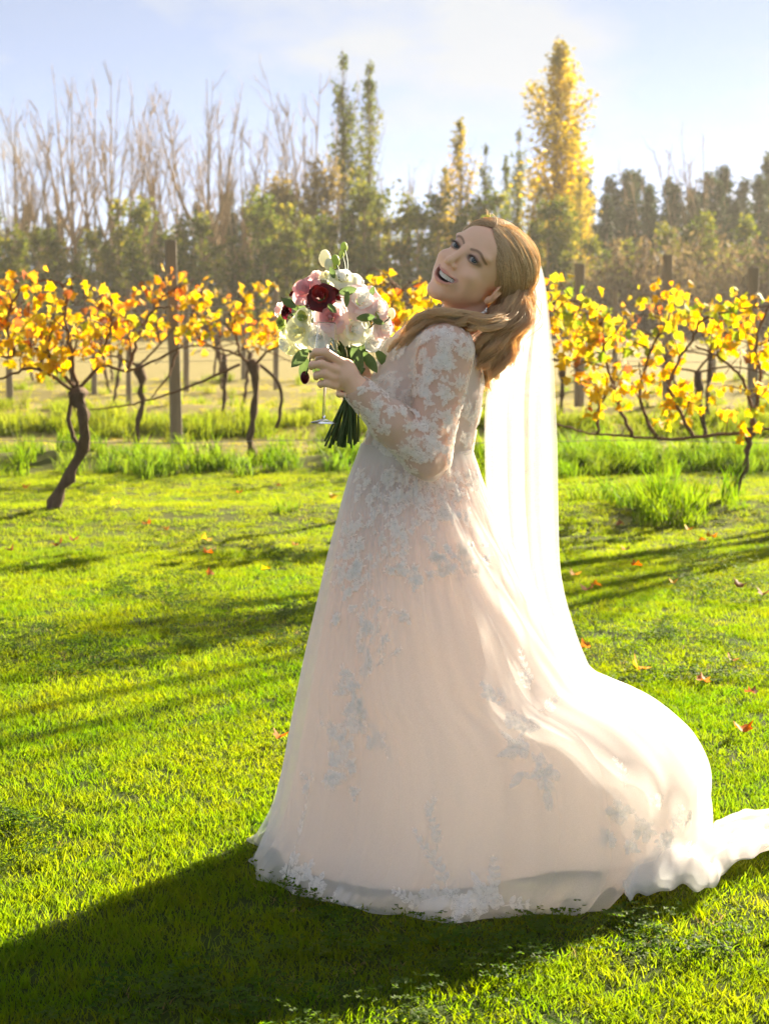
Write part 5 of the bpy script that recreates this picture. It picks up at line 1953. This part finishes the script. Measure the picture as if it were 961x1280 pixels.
# hem spray at the front left corner
applique([(fl(0, 0, .036), 372, 1098), (fl(0, 0, .032), 396, 1108), (fl(0, 0, .028), 368, 1074), (sp(0, 0, 1.9, 4, .030, -.1), 374, 1056), (sp(0, 0, 0.05, 4, .038, -.08), 402, 1122), (sp(0, 0, -0.5, 2, .034, .1), 384, 1122), (sp(0, 0, 2.6, 2, .028, .1), 364, 1104), (lf(0, 0, -2.2, .035, .015), 362, 1112), (sp(0, 0, -1.7, 2, .026, .1), 372, 1112), (fl(0, 0, .026), 384, 1088)], 'bright white lace leaves and flowers at the front hem corner')
# hem spray in the middle
applique([(fl(0, 0, .046), 548, 1122), (fl(0, 0, .048), 606, 1124), (fl(0, 0, .038), 574, 1130), (fl(0, 0, .030), 524, 1126), (sp(0, 0, 1.8, 7, .028, .06), 560, 1112), (sp(0, 0, 1.2, 4, .026, .05), 612, 1116), (sp(0, 0, 0.2, 3, .026, -.1), 626, 1132), (sp(0, 0, 2.6, 4, .024, .1), 520, 1130), (sp(0, 0, 1.5, 5, .022, .1), 545, 1060), (sp(0, 0, 1.3, 3, .020, -.1), 534, 1022), (lf(0, 0, -1.4, .05, .02), 572, 1148), (lf(0, 0, -1.8, .045, .02), 556, 1150)], 'white lace flower spray on the see-through hem')
# tall trail down the front
tl = []
for i in range(80):
    t = (i + U_(0, 1)) / 80
    x = 450 + 22 * math.sin(t * 5) - 18 * t + lr.gauss(0, 17)
    y = 690 + 300 * t ** 0.9
    tl.append((fl(0, 0, U_(.011, .023)) if lr.random() < 0.6 else sp(0, 0, U_(0, 6.28), 3, .013, .2), x, y))
tl += [(sp(0, 0, -1.6, 4, .020, .1), 418, 955), (fl(0, 0, .036), 452, 905), (fl(0, 0, .030), 470, 925), (sp(0, 0, -1.2, 4, .016, .1), 482, 925)]
applique(tl, 'pale lace trail running down the front of the skirt')
# billow clusters
cl = [(fl(0, 0, .040), 650, 935), (fl(0, 0, .046), 680, 968), (fl(0, 0, .034), 640, 900), (fl(0, 0, .030), 662, 905), (sp(0, 0, 2.9, 5, .026, -.12), 640, 872), (sp(0, 0, 1.5, 5, .026, .02), 660, 862), (sp(0, 0, .3, 4, .024, .1), 672, 890), (fl(0, 0, .026), 610, 868), (fl(0, 0, .022), 655, 850), (lf(0, 0, -1.5, .06, .026), 680, 985), (lf(0, 0, -2.2, .05, .024), 655, 962)]
applique(cl, 'greyish lace flower cluster in the middle of the skirt')
cl = [(fl(0, 0, .036), 772, 1015), (fl(0, 0, .034), 800, 1038), (fl(0, 0, .030), 832, 1050), (fl(0, 0, .028), 758, 1048), (fl(0, 0, .024), 786, 1058), (sp(0, 0, .6, 4, .024, .1), 835, 1040), (sp(0, 0, 1.6, 4, .022, .05), 780, 985), (sp(0, 0, 0, 4, .022, -.1), 850, 1060), (fl(0, 0, .024), 860, 1022), (fl(0, 0, .022), 820, 1000)]
applique(cl, 'greyish lace cluster low on the wind-blown side')
# hips: dense lace continuing from the bodice
tl = []
for i in range(170):
    t = lr.random() ** 1.3
    y = 592 + 130 * t
    xl_, xr_ = 446 - 34 * t, 600 - 30 * t
    x = U_(xl_, xr_ if t < 0.45 else xl_ + 85)
    if t > 0.25 and lr.random() < 0.35: y += U_(0, 70)
    tl.append((fl(0, 0, U_(.010, .020)) if lr.random() < 0.65 else sp(0, 0, U_(0, 6.28), 2, .014, .2), x, y))
for i in range(70):                                      # trails along the gathers
    t = lr.random()
    tl.append((fl(0, 0, U_(.010, .018)), 478 + 40 * t + lr.gauss(0, 10) + (lr.randint(0, 2)) * 40, 610 + 120 * t))
applique(tl, 'dense white lace over the hips')

def on_sdf(sd, items, off):
    mb = MB()
    for parts, P0 in items:
        P0 = sd.project(np.array([P0]), off)[0]
        nrm = sd.grad(np.array([P0]))[0]
        t1 = np.cross(nrm, np.array((0.2, 0.1, 1.0))); t1 /= np.linalg.norm(t1)
        t2 = np.cross(nrm, t1)
        V, F = merge(parts)
        P = P0 + V[:, :1] * t1 + V[:, 1:2] * t2
        P = sd.project(P, off, 3)
        N_ = sd.grad(P)
        mb.add(([tuple(p) for p in P + N_ * V[:, 2:3]], F))
    return mb
def lace_part(mb, label=None):
    o = mb.build('lace_applique', M_LACE, gown)
    o['kind'] = 'stuff'
    if label: o['label'] = label
def arm_items(a, b, ra, n, lo=0.0, hi=1.0, rmin=.012, rmax=.024, bias=None):
    its = []
    d = b - a
    d_ = d / np.linalg.norm(d)
    s = np.cross(d_, np.array((0, 1, 0.1))); s /= np.linalg.norm(s)
    q = np.cross(d_, s)
    for i in range(n):
        t = U_(lo, hi)
        an = U_(0, 6.283)
        P0 = a + d * t + (s * math.cos(an) + q * math.sin(an)) * (ra + 0.01)
        its.append((fl(0, 0, U_(rmin, rmax)) if lr.random() < 0.68 else sp(0, 0, U_(0, 6.28), 2, .016, .2), P0))
    return its
its = arm_items(SH, EL, 0.06, 140, -0.2, 0.45, .012, .024) + arm_items(SH, EL, 0.055, 48, 0.4, 0.85, .012, .022) + arm_items(SH, EL, 0.05, 34, 0.85, 1.05) + arm_items(EL, WR, 0.045, 75, 0.05, 0.95, .012, .022) + arm_items(EL, WR, 0.033, 34, 0.80, 1.06, .012, .019)
lace_part(on_sdf(near_sd, its, 0.0105), 'white lace flowers scattered over the near sheer sleeve')
its = arm_items(SH2, EL2, 0.055, 30, -0.1, 1.0) + arm_items(EL2, WR2, 0.045, 24, 0.0, 1.0)
lace_part(on_sdf(far_sd, its, 0.0105))
its = []
zt, zb = zneck.max(), pz[0] - 0.03
for i in range(480):
    z = zb + (zt - zb) * lr.random()
    an = U_(0, 6.283)
    P0 = np.array((0.08 + 0.17 * math.cos(an), YB + 0.2 * math.sin(an), z))
    if P0[1] > YB + 0.08 and lr.random() < 0.6: continue
    its.append((fl(0, 0, U_(.011, .022)) if lr.random() < 0.7 else sp(0, 0, U_(0, 6.28), 2, .015, .2), P0))
lace_part(on_sdf(torso2, its, 0.0095), 'dense white lace over the bodice')

# ---- train on the grass
EDGE = [(690, 1096), (735, 1114), (765, 1134), (795, 1150), (822, 1142), (850, 1138), (874, 1137), (896, 1119), (930, 1101), (961, 1091), (1010, 1080), (1060, 1070)]
ED = np.array([np.array(G(*e)) for e in EDGE])
def train(u, v, up=0.0):
    s = u * (len(ED) - 1)
    F_ = np.stack([np.interp(s, np.arange(len(ED)), ED[:, m]) for m in range(3)], -1)
    wid = 0.52 - 0.14 * u
    x = F_[..., 0] + v * 0.10 + 0.02 * np.sin(v * 9 + u * 14)
    y = F_[..., 1] + v * wid
    puff = 0.065 * np.exp(-((u - 0.40) / 0.18) ** 2) + 0.018
    z = 0.030 + up + puff * np.sin(np.pi * np.clip(v, 0, 1) ** 0.75) ** 0.8
    z = z + (1.15 - u) * (0.016 * np.sin(u * 17 + v * 9) + 0.012 * np.sin(u * 31 - v * 15 + 1) + 0.010 * np.sin(v * 24 + u * 9) + 0.008 * np.sin(u * 63 + v * 21) + 0.005 * np.sin(u * 97 - v * 31)) * np.sin(np.pi * np.clip(v * 0.96 + 0.04, 0, 1)) ** 0.5
    z = z + (1 - sstep(0, 0.2, v)) * (0.008 + 0.005 * np.sin(u * 46) + 0.004 * np.sin(u * 83 + 1))
    y = y + (1 - sstep(0, 0.3, v)) * (0.012 * np.sin(u * 37 + 2) + 0.007 * np.sin(u * 71))
    return np.stack([x, y, np.maximum(z, 0.02)], -1)
link_obj('train', grid_mesh('train', lambda u, v: train(u, v, 0.014), 170, 60, closed=False), M_TULLE, gown)
link_obj('train_lining', grid_mesh('train_lining', lambda u, v: train(u * 0.95, v * 0.9 + 0.06), 120, 46, closed=False), M_LINING, gown)
def train2(u, v):
    P = train(u * 0.9 + 0.04, v, 0.02)
    P[..., 2] += 0.010 * np.sin(u * 33 + 2) * np.sin(np.pi * v) + 0.008 * np.sin(v * 17)
    return P
link_obj('train_layer', grid_mesh('train_layer', train2, 150, 50, closed=False), M_TULLE, gown)

# ---- veil
VT = np.array([(322, 660, 671, 4.30), (345, 650, 680, 4.33), (400, 638, 687, 4.385), (450, 618, 691, 4.42), (500, 606, 693, 4.43), (560, 604, 695, 4.435), (640, 608, 696, 4.44), (720, 622, 700, 4.45), (790, 645, 718, 4.44), (850, 680, 743, 4.42), (875, 690, 752, 4.42)])
vt = np.linspace(0, 1, len(VT))
def veil(u, v, layer=0):
    py = pch(v, vt, VT[:, 0]); lx = pch(v, vt, VT[:, 1]); rx = pch(v, vt, VT[:, 2]); Y = pch(v, vt, VT[:, 3])
    if layer:
        lx = lx + (rx - lx) * 0.18 * v ** 0.5
        rx = rx - (rx - lx) * 0.05
        Y = Y - 0.035 * np.clip(v * 4, 0, 1)
    amp = 0.030 * np.clip(v * 3, 0.1, 1)
    px = lx + (rx - lx) * (u + 0.02 * np.sin(u * 25 + v * 3))
    Yv = Y + amp * (np.sin(u * 8 + 1.6 * v + layer * 2) * 0.55 + 0.3 * np.sin(u * 17 + 2 + layer - 2.2 * v) + 0.15 * np.sin(u * 31 + 3 * v)) + 0.05 * (u - 0.5) * 0
    a = (px - 480.5) / FPX; b = (640.0 - py) / FPX
    # shape laid out at the veil's own mean distance, folds pushed straight back and forth
    dy = math.cos(PITCH) + b * math.sin(PITCH); dz = -math.sin(PITCH) + b * math.cos(PITCH)
    t = Y / dy
    return np.stack([a * t, Yv, CAM_H + dz * t], -1)
vo = link_obj('veil', grid_mesh('veil', lambda u, v: veil(u, v), 90, 120, closed=False), M_VEIL, bride)
link_obj('veil_layer', grid_mesh('veil_layer', lambda u, v: veil(u, v, 1), 80, 110, closed=False), M_VEIL, vo)
# comb that holds the veil
mb = MB()
c0, c1 = L3(657, 322, 4.24), L3(672, 346, 4.33)
mb.add(tube([c0, (c0 + c1) / 2 + np.array((0.006, -0.006, 0.004)), c1], 0.004, 6))
for i in range(8):
    q = c0 + (c1 - c0) * (i + 0.5) / 8
    mb.add(tube([q, q + (HC - q) * 0.18], 0.0015, 4))
mb.build('veil_comb', M_SILVER, vo)
# ------------------------------------------------------------------ bouquet and wine glass, held in the hands
br = random.Random(19)
def petal_mat(name, c0, c1, trans=1.15, fac=0.45):
    nt = NT(name)
    n = nt.noise(60, 3, 0.6, nt.pos())
    col = hsv_jit(nt, nt.mix(n, c0, c1), 0.015, 0.15, 0.25)
    return nt.done(nt.leafy(col, nt.mix(1.0, col, (trans, trans, trans), 'MULTIPLY'), fac, 0.55, 0.25))
PM = {'mauve': petal_mat('mauve_petal', (0.70, 0.38, 0.40), (0.82, 0.54, 0.54)), 'pink': petal_mat('pink_petal', (0.88, 0.68, 0.66), (0.93, 0.80, 0.77)),
      'burgundy': petal_mat('burgundy_petal', (0.085, 0.008, 0.014), (0.17, 0.014, 0.020)), 'red': petal_mat('red_petal', (0.26, 0.016, 0.022), (0.48, 0.024, 0.024), 1.4, 0.4),
      'cream': petal_mat('cream_petal', (0.84, 0.84, 0.60), (0.92, 0.90, 0.76)), 'white': petal_mat('white_petal', (0.93, 0.92, 0.87), (0.95, 0.94, 0.92)),
      'green': petal_mat('green_petal', (0.34, 0.44, 0.10), (0.52, 0.58, 0.22))}
M_STEM = petal_mat('flower_stem', (0.045, 0.085, 0.025), (0.10, 0.15, 0.05), 1.2, 0.15)
M_FOLI = petal_mat('bouquet_leaf', (0.07, 0.12, 0.035), (0.17, 0.24, 0.08), 1.5, 0.35)

def petal_mesh(col, base, tip, height, width, flare, seed):
    """cupped petal of a unit rose; axis +z"""
    r = random.Random(seed)
    V, F = [], []
    n, m = 7, 5
    for j in range(m):
        b = j / (m - 1)
        rad = base + (tip - base) * b ** 0.8
        z = height * (b ** 0.9) - flare * max(0, b - 0.65) ** 2 * 6
        w = width * math.sin(math.pi * (0.16 + 0.62 * b)) ** 0.9
        for i in range(n):
            a = -1 + 2 * i / (n - 1)
            rr = rad * (1 + 0.05 * a * a + flare * 0.7 * max(0, b - 0.6)) + 0.02 * r.gauss(0, 1) * b
            an = a * w
            V.append((rr * math.cos(an), rr * math.sin(an), z - 0.10 * a * a * b + 0.015 * r.gauss(0, 1) * b))
    for j in range(m - 1):
        for i in range(n - 1):
            F.append((j * n + i, j * n + i + 1, (j + 1) * n + i + 1, (j + 1) * n + i))
    me = np_mesh('petal', V, F)
    me.materials.append(PM[col])
    return me
RINGS = [(3, 0.10, 0.20, 0.80, 1.25, 0.0), (4, 0.16, 0.38, 0.78, 1.0, 0.05), (5, 0.20, 0.58, 0.70, 0.85, 0.14), (6, 0.22, 0.82, 0.55, 0.72, 0.26), (6, 0.22, 1.0, 0.32, 0.70, 0.34)]
PETALS = {}
def petal_of(col, ring):
    if (col, ring) not in PETALS:
        n, b, t, h, w, fl_ = RINGS[ring]
        PETALS[col, ring] = petal_mesh(col, b, t, h, w, fl_, ring * 7 + len(col))
    return PETALS[col, ring]
CORE = {}
def core_of(col):
    if col not in CORE:
        bm = bmesh.new(); bmesh.ops.create_uvsphere(bm, u_segments=12, v_segments=8, radius=0.16)
        for v in bm.verts:
            v.co.z = v.co.z * 2.6 + 0.34
            v.co.x += 0.02 * math.sin(v.co.z * 20); v.co.y += 0.02 * math.cos(v.co.z * 20)
        me = bpy.data.meshes.new('rose'); bm.to_mesh(me); bm.free()
        me.polygons.foreach_set('use_smooth', [True] * len(me.polygons)); me.materials.append(PM[col])
        CORE[col] = me
    return CORE[col]

BQ = L3(441, 474, 4.215)
bouquet = empty('bouquet', BQ)
tag(bouquet, 'round bridal bouquet of white, pink and burgundy flowers held before the bride', 'bouquet')
BC_ = L3(420, 400, 4.25)
def depth_at(px, py, k=0.105):
    d2 = ((px - 420) / 82) ** 2 + ((py - 392) / 72) ** 2
    return 4.25 - k * math.sqrt(max(0.0, 1 - min(1, d2))) 
def flower_frame(px, py, back=0.0):
    P = L3(px, py, depth_at(px, py) + back)
    n = Vector(P - BC_); n.z += 0.02; n.y -= 0.05
    n.normalize()
    x = n.orthogonal().normalized()
    x = Matrix.Rotation(br.uniform(0, 6.28), 3, n) @ x
    M = Matrix((x, n.cross(x), n)).transposed().to_4x4()
    M.translation = Vector(P)
    return M, P, n
TIES = []
def rose(px, py, rpx, col, rings=5, outer=None, back=0.0, name='rose', label=None):
    M, P, n = flower_frame(px, py, back)
    s = rpx * 0.00195
    M.translation = Vector(P) - n * s * 0.35
    o = bpy.data.objects.new(name, core_of(col))
    COL.objects.link(o)
    o.parent = bouquet; o.matrix_parent_inverse = parent_inv(bouquet)
    o.matrix_basis = M @ Matrix.Scale(s, 4)
    if label: o['label'] = label
    for k in range(rings):
        c = outer if (outer and k >= rings - 2) else col
        ring = k if rings == 5 else [0, 1, 2, 3][k]
        for j in range(RINGS[ring][0]):
            q = bpy.data.objects.new('petal', petal_of(c, ring))
            COL.objects.link(q)
            q.parent = o
            tilt = Matrix.Rotation(br.gauss(0, 0.09), 4, 'Y')
            q.matrix_basis = Matrix.Rotation(j * 2 * math.pi / RINGS[ring][0] + k * 0.9 + br.gauss(0, 0.08), 4, 'Z') @ tilt @ Matrix.Scale(br.uniform(0.92, 1.1), 4)
    TIES.append(P - np.array(n) * s * 0.3)
    return o
rose(382, 361, 19, 'mauve', label='dusty pink rose beside the dark red one')
rose(401, 369, 17, 'red', outer='burgundy', back=-0.02, label='large dark red rose')
rose(358, 389, 11, 'burgundy', 4)
rose(366, 367, 7, 'burgundy', 3, back=0.02)
rose(348, 387, 11, 'pink', 4, back=0.03)
rose(380, 396, 15, 'green', 4, outer='cream', back=-0.005)
rose(352, 403, 13, 'green', 4, back=0.02)
rose(413, 396, 20, 'mauve', outer='pink', back=-0.02, label='dusty pink rose at the heart of the bouquet')
rose(426, 410, 16, 'pink', 4)
rose(372, 414, 20, 'cream', back=-0.005)
rose(396, 421, 17, 'white', back=-0.01)
rose(358, 429, 17, 'white', outer='cream')
rose(452, 374, 23, 'white', outer='pink', back=-0.01)
rose(472, 384, 17, 'white', outer='pink')
rose(444, 411, 20, 'white', outer='cream', back=-0.01)
rose(481, 408, 16, 'white', outer='pink')
rose(466, 428, 15, 'white', 4)
rose(428, 346, 16, 'white', outer='cream')
rose(443, 350, 13, 'white', 4, back=0.02)
rose(488, 406, 7, 'red', 3)
rose(395, 345, 12, 'pink', 4, back=0.04)
rose(420, 366, 11, 'burgundy', 4, back=0.01)
rose(388, 381, 9, 'burgundy', 3)
rose(408, 344, 10, 'cream', 4, back=0.03)
rose(375, 437, 13, 'cream', 4, back=0.02)
rose(445, 392, 10, 'green', 4, outer='cream')

def bud(px, py, rpx, stem_to, col='green', name='bud', dz=0.0):
    P = L3(px, py, depth_at(px, py) + dz)
    bm = bmesh.new(); bmesh.ops.create_uvsphere(bm, u_segments=10, v_segments=8, radius=rpx * 0.00195)
    for v in bm.verts:
        v.co.z *= 1.5
        a = math.atan2(v.co.y, v.co.x)
        k = 1 + 0.12 * math.sin(5 * a + v.co.z * 120)
        v.co.x *= k; v.co.y *= k
    bmesh.ops.translate(bm, verts=bm.verts, vec=Vector(P))
    me = bpy.data.meshes.new(name); bm.to_mesh(me); bm.free()
    me.polygons.foreach_set('use_smooth', [True] * len(me.polygons)); me.materials.append(PM[col])
    o = link_obj(name, me, None, bouquet)
    Q = L3(*stem_to, depth_at(*stem_to) + dz)
    link_obj('bud_stem', tube(catmull([P, (P + Q) / 2 + np.array((0.004, 0, 0)), Q], 6), 0.0018, 6), M_STEM, o)
bud(430, 309, 4.5, (434, 345)); bud(406, 323, 7.5, (415, 352), 'cream'); bud(419, 327, 6, (424, 350), 'green'); bud(411, 331, 5.5, (416, 352), 'cream')
bud(381, 472, 5.5, (388, 440), 'burgundy', dz=-0.10); bud(427, 318, 3.5, (431, 345))
bud(470, 396, 5, (462, 410), 'green'); bud(489, 392, 5, (478, 405), 'cream')

def blade_leaf(px, py, ang, ln, wd, dz=0.0, curl=0.25):
    P = Vector(L3(px, py, depth_at(px, py) + dz))
    V, F = [], []
    m = 6
    for j in range(m + 1):
        t = j / m
        w = wd * math.sin(math.pi * min(1, 0.06 + t * 0.94)) ** 0.8
        for a in (-1, 0, 1):
            x, y = t * ln, a * w / 2
            V.append(P + Vector((x * math.cos(ang) - y * math.sin(ang), -curl * ln * t * t + abs(a) * w * 0.25 - 0.01, x * math.sin(ang) + y * math.cos(ang))))
    for j in range(m):
        for a in range(2):
            F.append((j * 3 + a, j * 3 + a + 1, (j + 1) * 3 + a + 1, (j + 1) * 3 + a))
    link_obj('leaf', (V, F), M_FOLI, bouquet)
for a in [(424, 366, 0.2, .045, .022, -.02), (385, 436, -2.3, .06, .03, 0), (405, 432, -1.9, .06, .028, 0), (420, 438, -1.4, .06, .028, 0), (440, 430, -1.2, .07, .03, 0), (455, 440, -1.0, .06, .026, 0), (370, 384, 2.6, .04, .02, -.01),
          (392, 388, 0.9, .035, .018, -.01), (446, 398, 0.1, .045, .02, -.02), (466, 400, -0.3, .03, .015, 0), (410, 380, -0.8, .03, .016, -.03), (433, 384, 1.5, .045, .014, -.03), (418, 348, 1.9, .03, .015, 0),
          (398, 440, -1.6, .07, .03, .03), (430, 440, -1.7, .07, .03, .03), (450, 432, -1.5, .07, .03, .03), (470, 438, -0.9, .06, .025, .03), (384, 448, -1.9, .05, .024, .02), (462, 372, 1.2, .03, .014, 0)]:
    blade_leaf(*a)
for i in range(44):                                     # filler foliage deep in the bunch
    an, q = br.uniform(0, 6.28), math.sqrt(br.random())
    px, py = 416 + 46 * q * math.cos(an), 398 + 36 * q * math.sin(an)
    blade_leaf(px, py, br.uniform(0, 6.28), br.uniform(.03, .055), br.uniform(.012, .024), br.uniform(0.035, 0.07), br.uniform(-.2, .4))
# stems gathered at the hand, fanned out below
for i, P in enumerate(TIES + [L3(br.uniform(380, 460), br.uniform(400, 440), 4.22) for _ in range(10)]):
    t = (i * 0.618) % 1
    e = L3(407 + 42 * t + br.gauss(0, 2), 552 + br.uniform(-8, 9), 4.205 + br.gauss(0, 0.014))
    k = BQ + np.array((br.gauss(0, 0.007), br.gauss(0, 0.007), 0))
    link_obj('stem', tube(catmull([P, P * 0.4 + k * 0.6 + np.array((0, 0, 0.012)), k, k * 0.45 + e * 0.55, e], 12), 0.0026, 6), M_STEM, bouquet)
nt = NT('ribbon'); M_RIB = nt.done(nt.principled((0.75, 0.72, 0.66), 0.4))
link_obj('ribbon', tube([BQ + np.array((0.002, 0, 0.03)), BQ, BQ - np.array((0.004, 0, 0.035))], [0.021, 0.018, 0.021], 14), M_RIB, bouquet)

# wine glass
nt = NT('clear_glass')
M_GLASS = nt.done(nt.principled((1, 1, 1), 0.02, **{'Transmission Weight': 1.0, 'IOR': 1.45}))
gt, gb = Vector(L3(408.5, 403, 4.055)), Vector(L3(404.5, 529, 4.055))
ax = (gt - gb); gh = ax.length; ax.normalize()
gx = ax.orthogonal().normalized(); gy_ = ax.cross(gx)
def lathe(prof, seg=40):
    V, F = [], []
    for h, r in prof:
        for k in range(seg):
            a = 2 * math.pi * k / seg
            V.append(gb + ax * h + (gx * math.cos(a) + gy_ * math.sin(a)) * r)
    n = len(prof)
    for i in range(n - 1):
        for k in range(seg):
            F.append((i * seg + k, i * seg + (k + 1) % seg, (i + 1) * seg + (k + 1) % seg, (i + 1) * seg + k))
    F.append(tuple(range(seg))[::-1]); F.append(tuple((n - 1) * seg + k for k in range(seg)))
    return V, F
glass = empty('wine_glass', gb)
tag(glass, 'clear stemmed wine glass held by the bowl in the bride\'s hand', 'glass')
z0 = 0.098
outer = [(z0, 0.0042), (z0 + 0.006, 0.012), (z0 + 0.016, 0.0205), (z0 + 0.032, 0.0272), (z0 + 0.052, 0.0295), (z0 + 0.075, 0.0285), (z0 + 0.105, 0.0250), (gh - 0.002, 0.0215), (gh, 0.0212)]
inner = [(h + 0.0012 if i < 3 else h, r - 0.0011) for i, (h, r) in enumerate(outer)][::-1]
link_obj('bowl', lathe(outer + inner), M_GLASS, glass)
link_obj('stem', lathe([(0.011, 0.0046), (0.020, 0.0036), (0.05, 0.0032), (0.085, 0.0034), (z0 - 0.0006, 0.0041)], 20), M_GLASS, glass)
link_obj('foot', lathe([(0.0, 0.0300), (0.0012, 0.0305), (0.0028, 0.0290), (0.006, 0.0150), (0.0104, 0.0046)], 40), M_GLASS, glass)
# ------------------------------------------------------------------ sunlit air: far trees fade towards a warm pale tone
def haze_box():
    x, y0, y1, z0, z1 = 900.0, -900.0, 900.0, -1.2, 24.0
    V = [(-x, y0, z0), (x, y0, z0), (x, y1, z0), (-x, y1, z0), (-x, y0, z1), (x, y0, z1), (x, y1, z1), (-x, y1, z1)]
    F = [(0, 3, 2, 1), (4, 5, 6, 7), (0, 1, 5, 4), (1, 2, 6, 5), (2, 3, 7, 6), (3, 0, 4, 7)]
    m = bpy.data.materials.new('haze_air')
    m.use_nodes = True
    t = m.node_tree
    for n in list(t.nodes):
        t.nodes.remove(n)
    out = t.nodes.new('ShaderNodeOutputMaterial')
    pv_ = t.nodes.new('ShaderNodeVolumePrincipled')
    pv_.inputs['Color'].default_value = (0.95, 0.90, 0.80, 1)
    pv_.inputs['Density'].default_value = HAZE_DENSITY
    pv_.inputs['Anisotropy'].default_value = 0.35
    t.links.new(pv_.outputs[0], out.inputs['Volume'])
    o = link_obj('haze', (V, F), m, smooth=False)
    tag(o, 'pale sunlit haze hanging in the air over the vineyard', 'haze', kind='stuff')
HAZE_DENSITY = 0.0004
haze_box()
